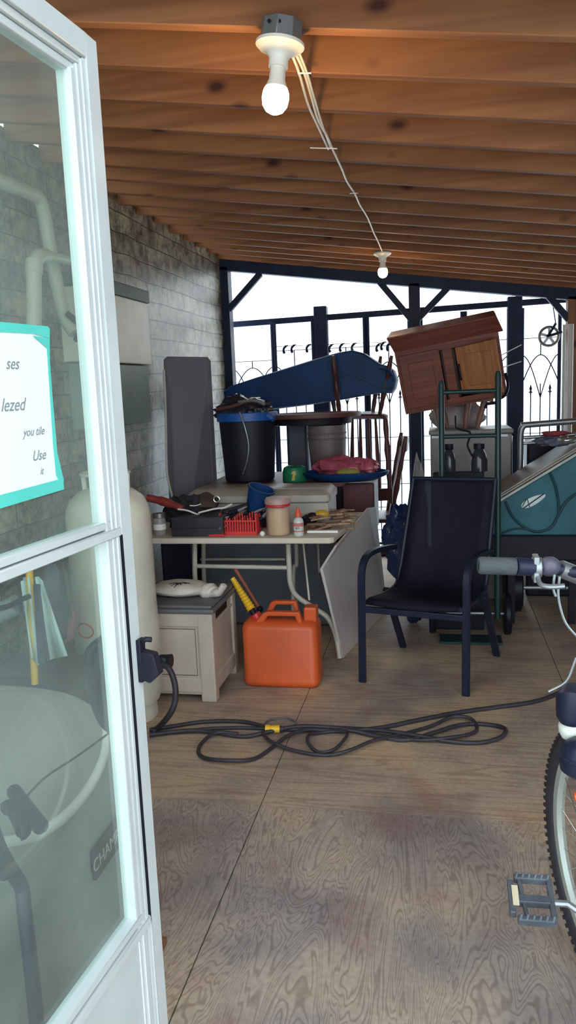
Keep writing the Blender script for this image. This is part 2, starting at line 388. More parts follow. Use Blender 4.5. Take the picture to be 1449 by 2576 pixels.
def post(name, px, py, d, w, ztop, label, group=None, m=M_dirt, zb=0.0, parts=()):
    c = P(px, py, d); t = thing(name, (c.x, d+w/2, zb), label, 'post', group)
    MB().box((c.x-w/2, d, zb), (c.x+w/2, d+w, ztop)).build('shaft', m, t, ang=0, bevel=.004)
    return t, c.x
def brace(t, x0, z0, x1, z1, w=.045):
    MB().bar((x0, BY+.045, z0), (x1, BY+.045, z1), w, .05).build('brace', M_dirt, t, ang=0, bevel=.002)
pl, xl = post('porch_post', 560, 800, BY, .125, ZF(-1.8)-.055, 'dark corner post against the brick-patterned wall with one brace')
brace(pl, xl+.03, ZF(-1.75)-.42, xl+.34, ZF(-1.4)-.07)
pc, xc = post('porch_post', 1044, 900, BY, .09, ZF(-.17)-.055, 'dark roof post with two braces behind the wooden cabinet')
brace(pc, xc-.03, ZF(xc)-.34, xc-.28, ZF(xc-.28)-.07); brace(pc, xc+.03, ZF(xc)-.34, xc+.27, ZF(xc+.27)-.07)
pr_, xr = post('porch_post', 1447, 900, BY, .12, ZF(1.05)-.055, 'brown wooden roof post at the right edge', m=M_post_wood)
MB().bar((xr-.05, BY+.03, ZF(1)-.24), (xr-.22, BY+.03, ZF(.8)-.06), .045, .05).build('brace', M_dirt, pr_, ang=0)
struct(MB().box((-1.82, BY-.02, -.02), (2.7, BY+.13, .06)).build('trim_21', M_dirt, ang=0))

# outside: two taller fence posts, rail, wire panels
FY = 6.95
def fpost(px, ptop, w, label):
    c = P(px, ptop, FY); t = MB().box((c.x-w/2, FY, -.5), (c.x+w/2, FY+w, c.z)).build('fence_post', M_dirt, ang=0, bevel=.006)
    return tag(t, label, 'post'), c.x
_, xa = fpost(804, 770, .115, 'thick dark square fence post rising left of centre behind the long case')
_, xb = fpost(1296, 745, .12, 'thick dark square fence post right of the wooden cabinet')
zr = P(804, 795, FY).z
rails = MB().bar((-2.05, FY+.05, zr-.03), (1.6, FY+.05, zr+.03), .04, .05, up=(0, 0, 1))
tag(rails.build('fence_rail', M_dirt, ang=0, bevel=.003), 'long dark horizontal top rail of the fence beyond the porch', 'rail')
pxs = [(580, 686), (692, 788), (822, 918), (926, 1030), (1060, 1163), (1171, 1280), (1314, 1408)]
names = ['beside the corner post', 'left of the centre-left fence post', 'right of the centre-left fence post', 'left of the centre roof post',
         'behind the wooden cabinet', 'left of the thick right fence post', 'at the far right, under the pulley']
def arc(x0, z0, x1, z1, y, bulge, n=10):
    pts = []
    for i in range(n+1):
        t = i/n; pts.append(Vector((x0+(x1-x0)*t, y, z0+(z1-z0)*(math.sin(t*PI/2) if bulge > 0 else 1-math.cos(t*PI/2)))))
    return pts
for k, (p0, p1) in enumerate(pxs):
    x0, x1 = P(p0, 900, FY).x, P(p1, 900, FY).x; xm = (x0+x1)/2; y = FY+.02
    t = thing('wire_fence_panel', (xm, y, 0), 'thin black gothic arch wire fence panel '+names[k], 'fence panel', 'wire fence panels beyond the porch')
    zt = zr-.03; z1 = 1.80 if k != 0 else 1.72
    f = MB()
    for xx in (x0, x1): f.tube([(xx, y, -.4), (xx, y, zt)], .016, 8)
    f.build('frame', M_dirt, t)
    wv = MB()
    for zz in (z1, 1.0, .79, .58, .37, .16): wv.tube([(x0, y, zz), (x1, y, zz)], .0035, 6)
    wv.tube([(xm, y, -.3), (xm, y, 1.42)], .005, 6); wv.tube([(xm, y, z1), (xm, y, 1.66)], .005, 6)
    for xx in (x0+(xm-x0)*.48, x1-(x1-xm)*.48): wv.tube([(xx, y, -.3), (xx, y, 1.36)], .005, 6)
    wv.build('wire_grid', M_dirt, t)
    a = MB()
    a.tube(arc(x0, 1.42, xm, 1.66, y, 1), .005, 6); a.tube(arc(x1, 1.42, xm, 1.66, y, 1), .005, 6)
    a.tube(arc(xm, 1.30, x0, 1.66, y, 1)[::-1], .005, 6); a.tube(arc(xm, 1.30, x1, 1.66, y, 1)[::-1], .005, 6)
    a.build('arch_wire', M_dirt, t)
    for xx in (x0+(xm-x0)*.48, x1-(x1-xm)*.48):
        MB().lathe([(.0001, .06), (.012, .02), (.006, 0), (.02, -.012), (.006, -.02), (.005, -.06)], (xx, y, 1.36), 8).build('finial', M_dirt, t)
# wire with hooks
tag(MB().tube([P(690, 872, 6.62), P(790, 868, 6.66), P(930, 862, 6.66), P(990, 861, 6.62)], .0025, 6).build('wire_line', M_dirt), 'thin wire strung across the fence above the long case', 'wire')
for px, py in ((716, 871), (736, 869), (774, 868), (831, 868), (858, 866), (888, 865), (950, 866), (977, 864), (962, 862)):
    c = P(px, py, 6.62); h = MB().tube(smooth_pts([c+Vector((.03, 0, .005)), c+Vector((.012, 0, 0)), c+Vector((-.008, 0, -.02)), c+Vector((-.01, 0, -.045)), c+Vector((.0, 0, -.06))], 4), [.005]*4+[.010]*8+[.012]*4+[.005], 8)
    tag(h.build('line_hook', M_dirt), 'small dark curved hook hanging on the wire above the long case', 'hook', 'hooks on the wire')
# pulley
c = P(1381, 846, 6.80); pu = thing('clothesline_pulley', c, 'round spoked clothesline pulley hung on the fence at right', 'pulley')
w_ = MB(); w_.tube([c+Vector((math.cos(a)*.075, 0, math.sin(a)*.075)) for a in [2*PI*i/32 for i in range(32)]], .012, 8, closed=True)
w_.cyl(c+Vector((0, -.015, 0)), c+Vector((0, .015, 0)), .02)
for i in range(5):
    a = 2*PI*i/5+.3; w_.bar(c, c+Vector((math.cos(a)*.07, 0, math.sin(a)*.07)), .018, .022)
w_.build('wheel', M_steel, pu)
MB().bar(c+Vector((-.01, -.02, .0)), c+Vector((.05, -.02, .10)), .012, .02).bar(c+Vector((.05, -.02, .09)), c+Vector((.052, .17, .25)), .008, .008).bar(c+Vector((-.02, -.02, -.0)), c+Vector((.10, -.02, .03)), .012, .02).build('bracket', M_dirt, pu)
for i, (a, b_) in enumerate((((1262, 893), (1312, 867)), ((1262, 925), (1312, 909)))):
    tag(MB().tube([P(*a, FY-.006), P(*b_, FY-.006)], .005, 6).build('cord', M_paper), ['upper', 'lower'][i]+' white cord crossing the thick right fence post', 'cord')
c0 = P(1436, 815, 6.45); c1 = P(1440, 1070, 6.45)
tag(MB().cyl((c0.x, 6.45, .0), (c0.x, 6.45, c0.z), .022).cyl((c0.x-.045, 6.47, .0), (c0.x-.045, 6.47, c0.z), .012).build('white_pole', M_white), 'pale white vertical pole beside the brown post at far right', 'pole')

# ================================================================ CEILING LAMPS
M_porc = mat('white_lampholder', (.82, .80, .72), .35, 0, .04)
M_box = mat('grey_steel_box', (.20, .24, .24), .45, .5, .1)
def bulb_mat():
    m = bpy.data.materials.new('warm_bulb_glow'); m.use_nodes = True; b = m.node_tree.nodes['Principled BSDF']
    b.inputs['Base Color'].default_value = (1, .9, .7, 1); b.inputs['Emission Color'].default_value = (1, .74, .38, 1); b.inputs['Emission Strength'].default_value = 9; return m
M_bulb = bulb_mat()
def lamp(x, y, label, power, box):
    zc = ZF(x); t = thing('ceiling_lamp', (x, y, zc), label, 'lamp', rot=Euler((0, math.radians(8) if box else 0, 0)))
    if not box: zc -= 0.01
    M = WM[t.name]; tr = lambda prof: MB().lathe(prof, (0, 0, 0), 28, None)
    def put(mb, name, m, **k):
        mb.v = [M @ v for v in mb.v]; return mb.build(name, m, t, **k)
    bh = .045 if box else .012
    jb = MB().lathe([(.052, 0), (.052, -bh)], n=8 if box else 16); jo = put(jb, 'junction_box', M_box, ang=20, bevel=.002)
    for sx in (-.02, .005):
        q = MB().cyl((sx, -.0505, -.018), (sx, -.0475, -.018), .0045, n=10); q.v = [M @ v for v in q.v]; q.build('knockout_hole', M_black, jo)
    z = -bh
    put(tr([(.055, z), (.0605, z-.003), (.0605, z-.010), (.052, z-.018), (.030, z-.028), (.024, z-.04), (.0245, z-.058), (.019, z-.058), (.019, z-.05)]), 'lampholder', M_porc)
    z -= .056
    put(tr([(.0185, z), (.0195, z-.012), (.0205, z-.03), (.0285, z-.05)]), 'bulb_neck', M_porc)
    put(tr([(.0280, z-.048), (.0325, z-.058), (.034, z-.073), (.031, z-.09), (.022, z-.103), (.010, z-.109), (.0001, z-.110)]), 'bulb_globe', M_bulb)
    l = bpy.data.lights.new('bulb_light', 'POINT'); l.energy = power; l.color = (1, .62, .24); l.shadow_soft_size = .035
    lo = bpy.data.objects.new('bulb_light', l); COL.objects.link(lo); lo.location = M @ Vector((0, 0, z-.15))
    return M @ Vector((.02, .03, -.03))
l1 = P(708, 62, 2.02); l2 = P(962, 632, 5.45)
A = lamp(l1.x, 2.03, 'near ceiling lamp: large glowing bare bulb under a grey junction box', 7.5, True)
B = lamp(l2.x, 5.45, 'far ceiling lamp: small glowing bare bulb above the dark beam', 2, False)
# wires stapled under the joists
def zj(px, py, off=.012):
    r = ray(px, py); # meet joist underside plane z = 2.30-.1457 x
    tt = (2.30-off-EYE)/(r.z+.1457*r.x); return CAMPOS+r*tt
wt = thing('ceiling_wire', zj(828, 372), 'white electric wires running along the joists between the two lamps', 'wire')
main = [(738, 122), (765, 182), (785, 250), (800, 300), (824, 345), (838, 378), (860, 425), (872, 455), (893, 488), (905, 515), (925, 548), (940, 585), (950, 605), (962, 634)]
MB().tube(smooth_pts([zj(*p) for p in main], 5), .0042, 8).build('cable', M_porc, wt)
MB().tube(smooth_pts([zj(*p) for p in [(728, 122), (752, 182), (775, 262), (800, 318), (826, 375)]], 5), .0042, 8).build('cable', M_porc, wt)
MB().tube(smooth_pts([zj(*p) for p in [(748, 122), (772, 182), (790, 245), (812, 318), (832, 372)]], 5), .0035, 8).build('cable', M_porc, wt)
for a, b_ in (((749, 184), (783, 184)), ((780, 372), (848, 374)), ((880, 487), (900, 486))):
    MB().tube([zj(*a, .018), zj(*b_, .018)], .0022, 6).build('tie', M_paper, wt)
# ================================================================ STORM DOOR (opened towards the viewer on the left)
DU = Vector((-.098, -1, 0)).normalized(); DN = Vector((-DU.y, DU.x, 0)); DE = Vector((-.505, 1.2, 0))
DM = Matrix((DU, Vector((0, 0, 1)), DN)).transposed().to_4x4(); DM = Matrix.Translation(DE) @ DM   # door coords: (s from free edge, z, n towards us)
dr = thing('storm_door', DE+DU*.45, 'white glazed storm door standing open at left', 'door'); dr['kind'] = 'structure'; dr.name = 'door_1'; WM['door_1'] = WM['storm_door']
del dr['label']; del dr['category']
def dbox(name, boxes, m, parent=dr, bevel=.0015):
    b = MB()
    for lo, hi in boxes: b.box(lo, hi, DM)
    return b.build(name, m, parent, ang=30, bevel=bevel, seg=1)
W_ = .90
# stile cross-section: flat outer band, then stepped grooves down to the glass
dbox('frame', [((0, .03, -.03), (.034, 2.0, 0)), ((.034, .03, -.03), (.040, 1.965, -.0035)), ((.040, .55, -.03), (.048, 1.96, -.0018)), ((.048, .55, -.03), (.053, 1.955, -.005)),
               ((.053, .55, -.03), (.060, 1.95, -.003)), ((.060, .55, -.03), (.066, 1.945, -.006)), ((.066, .55, -.03), (.075, 1.94, -.0045)),
               ((W_-.075, .03, -.03), (W_, 2.0, 0)),
               ((.034, 1.965, -.03), (W_-.02, 2.0, 0)), ((.04, 1.957, -.03), (W_-.07, 1.965, -.007)), ((.05, 1.95, -.03), (W_-.07, 1.957, -.004)), ((.06, 1.937, -.03), (W_-.07, 1.95, -.009)),
               ((.034, .03, -.03), (W_-.02, .16, 0))], M_white)
dbox('middle_rail', [((.034, 1.243, -.028), (W_-.07, 1.258, -.001)), ((.034, 1.260, -.028), (W_-.07, 1.272, -.005))], M_white)
dbox('sill_rail', [((.045, .566, -.03), (W_-.07, .580, -.003)), ((.036, .545, -.028), (W_-.07, .562, .001))], M_white)
dbox('kick_panel', [((.034, .16, -.018), (W_-.07, .55, -.010)), ((.042, .16, -.018), (.056, .545, -.006)), ((.062, .16, -.018), (.068, .53, -.008))], M_white)
dbox('weather_strip', [((.0345, .55, -.012), (.0375, 1.245, .0005)), ((.0345, 1.258, -.012), (.0365, 1.965, -.0045))], M_black, bevel=0)
dbox('upper_glass', [((.07, 1.268, -.018), (W_-.07, 1.942, -.015))], M_glass, bevel=0)
dbox('lower_glass', [((.07, .575, -.024), (W_-.07, 1.25, -.021))], M_glass, bevel=0)
# latch on our face, pull handle on the other face
h = MB(); zc = 1.02
h.box((-.002, zc-.035, 0), (.018, zc+.04, .008), DM)
h.prism([DM @ Vector(p) for p in ((-.003, zc-.03, .004), (-.003, zc+.02, .004), (-.004, zc+.015, .03), (-.004, zc-.02, .038), (-.004, zc-.036, .02))], DU*.020)
h.tube([DM @ Vector((.009, zc+.035, .008)), DM @ Vector((.009, zc+.040, .015)), DM @ Vector((.004, zc+.038, .024))], .005, 8)
h.build('latch', M_black, dr, bevel=.003)
h = MB(); q = [(.045, 1.075, -.032), (.075, 1.06, -.05), (.078, 1.03, -.055), (.070, .98, -.056), (.058, .93, -.05), (.045, .905, -.034)]
h.tube(smooth_pts([DM @ Vector(p) for p in q], 5), .009, 10); h.box((.03, 1.02, -.045), (.075, 1.075, -.03), DM)
h.build('pull_handle', M_black, dr, bevel=.003)
# paper taped to the inside of the upper glass
pp = thing('taped_note', DM @ Vector((.29, 1.35, -.012)), 'white handwritten paper note taped to the door glass with teal tape', 'note')
qd = lambda s, z, n=-.0135: DM @ Vector((s, z, n))
MB().prism([qd(.180, 1.349), (qd(.178, 1.560)), qd(.385, 1.552), qd(.392, 1.347)], DN*.0006).build('paper', M_paper, pp, ang=0)
tp = MB()
tp.prism([qd(.173, 1.340, -.0128), qd(.170, 1.352, -.0128), qd(.181, 1.395, -.0128), qd(.179, 1.52, -.0128), qd(.172, 1.566, -.0128), qd(.195, 1.566, -.0128), qd(.183, 1.545, -.0128), qd(.189, 1.40, -.0128), qd(.188, 1.36, -.0128)], DN*.0005)
tp.prism([qd(.172, 1.338, -.0122), qd(.400, 1.331, -.0122), qd(.400, 1.348, -.0122), qd(.172, 1.354, -.0122)], DN*.0005)
tp.prism([qd(.176, 1.552, -.0122), qd(.215, 1.556, -.0122), qd(.395, 1.552, -.0122), qd(.395, 1.566, -.0122), qd(.176, 1.568, -.0122)], DN*.0005)
tp.prism([qd(.180, 1.552, -.0117), qd(.215, 1.553, -.0117), qd(.184, 1.538, -.0117)], DN*.0005)
tp.build('tape', M_tape, pp, ang=0)
for s, s_, z_, sz in (('ses', .265, 1.515, .022), ('lezed', .272, 1.462, .024), ('you tile', .232, 1.425, .016), ('Use', .225, 1.392, .020), ('it', .222, 1.370, .014), ('B', .30, 1.54, .016)):
    text_part('handwriting', s, sz, qd(s_, z_, -.0125), -DU, (0, 0, 1), M_ink, pp, .0002, .4)

# ---- behind the door glass
# propane cylinder
TX, TY = P(392, 1560, 3.2).x-.190, 3.20
tk = thing('propane_cylinder', (TX, TY, 0), 'tall cream propane cylinder standing behind the storm door', 'gas cylinder')
c = Vector((TX, TY, 0)); r = .187
MB().lathe([(r*.86, 0), (r*.86, .012), (r*.83, .07), (r*.93, .08), (r, .12), (r+.004, .40), (r, .55), (r, .93), (r*.97, .975), (r*.86, 1.02), (r*.62, 1.055), (r*.3, 1.073), (.0001, 1.075)], c, 40).build('body', M_cream, tk)
MB().lathe([(.03, 1.065), (.03, 1.10), (.018, 1.11), (.018, 1.13), (.03, 1.13), (.03, 1.145), (.0001, 1.15)], c, 16).build('valve', M_steel, tk)
an = [a for a in np.linspace(-.3, 2*PI-1.0, 26)]
MB().tube([c+Vector((math.cos(a)*.105, math.sin(a)*.105, 1.13)) for a in an], .008, 8).bar(c+Vector((.10, 0, 1.04)), c+Vector((.105, 0, 1.13)), .02, .01).bar(c+Vector((-.10, 0, 1.04)), c+Vector((-.105, 0, 1.13)), .02, .01).build('collar', M_cream, tk)
ov = WX(203, 1608, -1.45); 
da = Vector((ov.x-c.x, ov.y-c.y, 0)).normalized()
dview = Vector((c.x*-1-.0, -c.y, 0)).normalized(); side = Vector((dview.y, -dview.x, 0))
ring = []
for i in range(28):
    a = 2*PI*i/28; th = (.045*math.cos(a)+ .150)/r; z = .46+.032*math.sin(a)
    dd = dview*math.cos(th)+side*(-math.sin(th)); dd2 = dd if (c+dd*r).x < (c+(dview*math.cos(th)+side*math.sin(th))*r).x else dview*math.cos(th)+side*math.sin(th)
    ring.append(c+dd2*(r+.003)+Vector((0, 0, z)))
MB().tube(ring, .0035, 6, closed=True).build('oval_emblem', M_red, tk)
hs = smooth_pts([P(398, 1665, 3.05), P(425, 1682, 3.0), P(440, 1722, 2.98), P(440, 1765, 2.96), P(425, 1800, 2.95), F(398, 1830, .03), F(384, 1842, .012)], 5)
t = thing('gas_hose', hs[-1], 'black rubber hose curling from the cream cylinder to the floor', 'hose')
MB().tube(hs, .013, 10).build('tube', M_rubber, t)
kn = P(412, 1662, 3.05); MB().tube([kn+Vector((-.05, 0, 0)), kn+Vector((.035, 0, 0))], [.02, .03], 14).sph(kn+Vector((.0, -.01, 0)), .032, (1, .7, 1), 14).build('knob', M_black, t)
# wall-mounted box, conduits and pipes on the left wall
wb = thing('wall_cabinet', (-1.78, 4.1, 1.30), 'grey cream metal service cabinet mounted on the left wall', 'cabinet')
MB().box((-1.82, 3.62, 1.64), (-1.70, 4.52, 2.00)).build('upper_box', M_cream, wb, ang=0, bevel=.006)
MB().box((-1.82, 3.62, 2.0), (-1.69, 4.53, 2.07)).build('dark_top', mat('dark_green_cover', (.05, .08, .06), .5), wb, ang=0, bevel=.004)
MB().box((-1.82, 3.66, 1.30), (-1.715, 4.50, 1.635)).build('lower_box', mat('grey_green_metal', (.16, .22, .18), .45), wb, ang=0, bevel=.006)
MB().tube([(-1.775, 4.57, 1.30), (-1.775, 4.57, 2.08)], .011, 8).tube([(-1.80, 4.57, 1.75), (-1.72, 4.57, 1.75)], .008, 8).tube([(-1.80, 4.57, 1.47), (-1.74, 4.57, 1.47)], .008, 8).build('conduit', M_paper, wb)
pv = thing('vent_pipe', (-1.72, 3.2, 1.6), 'long pale plastic vent pipe bending down the left wall', 'pipe')
MB().tube(smooth_pts([WX(-90, 415, -1.68), WX(0, 455, -1.68), WX(70, 483, -1.68), WX(98, 500, -1.68), WX(112, 545, -1.68), WX(125, 620, -1.68), WX(148, 740, -1.66), WX(165, 800, -1.64), WX(188, 838, -1.60)], 5), .030, 14).build('pipe', M_pvc, pv)
e0 = WX(180, 815, -1.58); MB().tube(smooth_pts([WX(170, 790, -1.60), WX(190, 808, -1.59), WX(200, 830, -1.59), WX(192, 855, -1.59)], 5), .014, 10).build('rubber_joint', M_black, pv)
pv2 = thing('drain_pipe', (-1.70, 3.2, 1.5), 'shorter pale pipe with two elbows beneath the long vent pipe', 'pipe')
MB().tube(smooth_pts([WX(85, 900, -1.58), WX(85, 800, -1.58), WX(85, 700, -1.58), WX(86, 665, -1.58), WX(98, 645, -1.58), WX(118, 645, -1.59)], 5), .030, 14).build('pipe', M_pvc, pv2)
MB().tube(smooth_pts([WX(110, 643, -1.58), WX(150, 650, -1.58), WX(190, 658, -1.60), WX(203, 672, -1.62), WX(206, 715, -1.66)], 5), .022, 12).build('elbow_pipe', M_pvc, pv2)
MB().tube([WX(85, 690, -1.58), WX(86, 655, -1.58)], .034, 14).build('coupling', M_pvc, pv2)
# closed striped parasol, black bag, pink bag, yellow pole
px0 = P(75, 1560, 2.45)
um = thing('closed_parasol', (px0.x, 2.45, .40), 'closed pale green parasol with dark stripes behind the door glass', 'parasol')
MB().cyl(P(72, 1400, 2.45), P(88, 1720, 2.45), .013, n=12).build('pole', M_yellow, um)
def fan(pts_top, pts_bot, m, name, d=2.47):
    b = MB(); n = len(pts_top); vs = []
    for i in range(n):
        vs += [P(*pts_top[i], d+.02*math.sin(i*2.1)), P(*pts_bot[i], d-.03+.03*math.sin(i*1.7))]
    b.add(vs, [(2*i, 2*i+1, 2*i+3, 2*i+2) for i in range(n-1)]); return b.build(name, m, um, solid=.006)
M_para = mat('pale_green_canvas', (.62, .82, .76), .8, 0, .1, 10, bump=.2)
fan([(88, 1452), (97, 1450), (106, 1462), (112, 1478)], [(125, 1660), (142, 1655), (158, 1652), (170, 1650)], M_para, 'canopy')
fan([(52, 1455), (62, 1452), (72, 1450)], [(80, 1655), (90, 1668), (98, 1672)], M_para, 'canopy', 2.45)
MB().tube([P(92, 1470, 2.40), P(98, 1560, 2.40), P(104, 1668, 2.40)], .014, 8, flat=.4).tube([P(98, 1490, 2.40), P(108, 1570, 2.39), P(122, 1662, 2.38)], .006, 8).build('dark_stripe', M_dirt, um)
bg = P(135, 1455, 2.75)
tag(MB().blob(bg-Vector((.04, 0, .09)), .095, (1.0, .8, 2.4), .25, 2.4, 30, 3).build('black_bag', mat('black_bag', (.02, .024, .032), .45, 0, .3, 8, bump=.5, bscale=18)), 'crumpled black plastic bag beside the striped parasol', 'bag')
tag(MB().blob(P(157, 1560, 2.9), .07, (.8, .7, 1.4), .2, 2.4, 26, 8).build('pink_pouch', mat('dull_pink', (.36, .12, .14), .6, 0, .2)), 'dull pink pouch hanging between the parasol and the cylinder', 'pouch')
rk = thing('wire_rack', P(20, 1530, 2.3), 'dark bent wire rack left of the striped parasol', 'rack')
MB().tube(smooth_pts([P(-40, 1500, 2.3), P(0, 1492, 2.3), P(30, 1470, 2.3), P(55, 1455, 2.3)], 4), .007, 8).tube(smooth_pts([P(-40, 1540, 2.3), P(20, 1525, 2.3), P(55, 1508, 2.3), P(75, 1500, 2.3)], 4), .009, 8).tube(smooth_pts([P(47, 1465, 2.3), P(52, 1520, 2.3), P(56, 1545, 2.3)], 4), .006, 8).build('wires', M_black, rk)
MB().tube([P(-40, 1560, 2.34), P(45, 1520, 2.34)], .035, 14).build('grey_roll', mat('grey_blue_roll', (.22, .27, .29), .6), rk)
# bench/crate carrying the parasol clutter
tag(MB().box((-1.80, 2.25, .0), (-1.30, 2.90, .40)).build('dark_crate', mat('dark_crate', (.035, .03, .045), .6, 0, .2), bevel=.012), 'low dark crate under the parasol and bags', 'crate')

# ---- portable generator just behind the lower glass
gn = thing('generator', (-1.02, 1.5, 0), 'large grey green pull-start generator behind the lower door glass', 'generator')
sec = [(-1.36, .10), (-1.40, .16), (-1.40, .60), (-1.36, .71), (-1.26, .755), (-1.05, .752), (-.93, .742), (-.845, .70), (-.79, .61), (-.775, .45), (-.77, .20), (-.775, .13), (-.81, .10)]
g = MB(); ysec = [(.72, .80), (.74, .90), (.80, .97), (.88, 1.0), (1.60, 1.0), (1.70, .99), (1.745, .96), (1.76, .88)]
cxg, czg = -1.09, .40; vs = []; n = len(sec)
for yy, k in ysec: vs += [Vector((cxg+(x-cxg)*k, yy, czg+(z-czg)*k)) for x, z in sec]
fs = [(i*n+j, i*n+(j+1) % n, (i+1)*n+(j+1) % n, (i+1)*n+j) for i in range(len(ysec)-1) for j in range(n)]
g.add(vs, fs+[list(range(n)), [(len(ysec)-1)*n+j for j in range(n)]]); g.build('cowl', M_greydirt, gn, ang=60, sub=2)
arcp = smooth_pts([Vector(p) for p in ((-.83, 1.71, .66), (-.80, 1.62, .61), (-.792, 1.48, .585), (-.80, 1.32, .60), (-.83, 1.17, .665))], 6)
MB().tube(arcp, .012, 10).build('cowl_highlight', mat('pale_highlight', (.55, .56, .52), .4), gn)  # pale tube painted in as the light catching the cowl's rounded shoulder
MB().box((-1.36, .85, .0), (-.84, .95, .12)).box((-1.36, 1.5, .0), (-.84, 1.6, .12)).build('foot', M_black, gn, ang=0)
L0, L1 = WX(252, 2200, -.728), WX(336, 2085, -.728)
yy0, yy1 = 1.47, 1.67
pb = MB().box((-.772, yy0, .395), (-.7655, yy1, .465)); lb = pb.build('label_plate', mat('plum_label', (.09, .06, .085), .5), gn, ang=0)
text_part('lettering', 'CHAMPION', .042, (-.7645, (yy0+yy1)/2, .430), (0, 1, 0), (0, 0, 1), mat('grey_lettering', (.42, .43, .42), .5), lb, .0006)
hp = F(62, 2035, .73); 
ph = MB(); a = F(35, 1990, .785); b_ = F(103, 2080, .785)
ph.tube([a, b_], .013, 12); ph.tube(smooth_pts([F(15, 2035, .775), F(30, 2032, .775), F(58, 2085, .775), F(50, 2095, .775)], 4), .013, 12); ph.tube([F(45, 2060, .78), F(66, 2032, .782)], .011, 10)
ho = ph.build('pull_handle', M_black, gn)
MB().tube(smooth_pts([F(70, 2000, .775), F(115, 1955, .77), F(190, 1905, .765), F(250, 1862, .745), F(312, 1815, .70)], 5), .0022, 6).build('pull_cord', M_rubber, gn)
MB().tube(smooth_pts([WX(-30, 2060, -.70), WX(0, 2140, -.70), WX(35, 2200, -.70), WX(55, 2235, -.70), WX(62, 2300, -.69), WX(80, 2450, -.68), WX(95, 2600, -.68), WX(110, 2750, -.68)], 5), .0125, 12).build('handle_bar', M_navyframe, gn)
MB().tube([WX(-20, 2160, -.69), WX(12, 2195, -.69)], .014, 10).build('handle_clip', M_black, gn)
# plank lying beside the door foot
a = F(415, 2385); b_ = F(440, 2576)
tag(MB().box((a.x-.06, b_.y-.3, 0), (a.x, a.y+.02, .02)).build('floor_plank', M_post_wood, bevel=.002), 'short brown plank on the floor by the door foot', 'plank')
# ================================================================ FOLDING TABLE
TF, TB, TL, TR_, TZ = 3.70, 4.48, -1.76, -.50, .735
tb = thing('folding_table', ((TL+TR_)/2, (TF+TB)/2, 0), 'cream folding table crowded with tools and junk', 'table')
TM = Matrix(((1, .06, 0, -.06*TF), (-.012, 1, 0, -.0), (0, 0, 1, 0), (0, 0, 0, 1)))
poly = [Vector((TL, TF, TZ-.03)), Vector((-.535, TF, TZ-.03)), Vector((-.515, TF+.02, TZ-.03)), Vector((-.44, TB, TZ-.03)), Vector((TL, TB, TZ-.03))]
MB().prism(poly, (0, 0, .03)).build('tabletop', mat('cream_tabletop', (.60, .56, .46), .5, 0, .08, 5), tb, ang=0, bevel=.006)
M_leg = mat('cream_tube', (.55, .53, .45), .4, 0, .12, 10)
MB().tube([P(490, 1366, 3.95), P(490, 1440, 3.95), (P(490, 1440, 3.95).x, 3.95, .01)], .014, 12).build('leg', M_leg, tb)
MB().tube([P(512, 1366, 4.35), P(512, 1430, 4.35), (P(512, 1430, 4.35).x, 4.35, .01)], .014, 12).build('leg', M_leg, tb)
MB().tube(smooth_pts([P(725, 1368, 3.95), P(727, 1420, 3.95), P(730, 1465, 3.97), P(745, 1498, 4.0), P(790, 1530, 4.02), P(825, 1555, 4.02), P(845, 1600, 4.02), F(855, 1657, .015)], 6), .014, 12).build('leg', M_leg, tb)
MB().tube(smooth_pts([P(745, 1368, 4.35), P(746, 1420, 4.35), P(738, 1440, 4.35), P(738, 1600, 4.35)], 5), .013, 12).build('leg', M_leg, tb)
MB().tube([P(505, 1407, 4.35), P(718, 1407, 4.35)], .008, 10).build('crossbar', M_leg, tb)
MB().tube([P(495, 1424, 3.95), P(722, 1428, 3.95)], .012, 10).build('crossbar', M_leg, tb)
MB().tube([P(763, 1368, 4.1), P(778, 1510, 4.0)], .006, 8).build('brace', M_leg, tb)
MB().tube([P(800, 1368, 4.3), P(803, 1440, 4.3)], .006, 8).build('brace', M_leg, tb)
# leaning white board at the table's right end
A_ = F(858, 1655); B_ = Vector((-.36, 4.95, 0)); poly = [A_+Vector((0, 0, .0)), B_, Vector((-.405, 4.75, .72)), Vector((-.425, 4.50, .755)), P(842, 1372, 3.76), P(806, 1432, 3.85)]
tag(MB().prism(poly, (.014, 0, 0)).build('leaning_board', mat('offwhite_board', (.60, .56, .55), .5, 0, .06, 3), ang=0, bevel=.003), 'large off-white board leaning against the right end of the table', 'board')
# grey sheet standing behind the table
tag(MB().box((-1.46, 4.56, 0.02), (-.62, 4.59, .70)).build('grey_sheet', M_greyboard, ang=0, bevel=.004), 'dark grey flat sheet standing upright behind the table legs', 'sheet')
tag(MB().box((-1.72, 4.50, 0), (-1.50, 4.70, .66)).build('dark_blue_bin', mat('navy_bin', (.02, .02, .05), .5), bevel=.02), 'dark blue bin under the left end of the table', 'bin')

# ---- storage box and towel
BX0, BX1, BY0, BY1 = -1.66, -1.055, 3.37, 3.80
sb = thing('storage_box', ((BX0+BX1)/2, (BY0+BY1)/2, 0), 'beige plastic storage box with grey lid in front of the table', 'storage box')
b = MB(); b.box((BX0+.015, BY0+.012, .03), (BX1-.012, BY1-.01, .43))
for x0, x1 in ((BX0, BX0+.07), (BX1-.075, BX1)):
    b.box((x0, BY0, 0), (x1, BY0+.06, .44)); b.box((x0, BY1-.06, 0), (x1, BY1, .44))
b.box((BX0+.05, BY0+.002, .37), (BX1-.05, BY0+.03, .44)); b.box((BX0+.05, BY0+.002, .045), (BX1-.05, BY0+.03, .12))
b.box((BX1-.03, BY0+.05, .37), (BX1-.002, BY1-.05, .385)); b.box((BX1-.03, BY0+.05, .045), (BX1-.002, BY1-.05, .12)); b.box((BX1-.03, BY0+.05, .425), (BX1-.002, BY1-.05, .44))
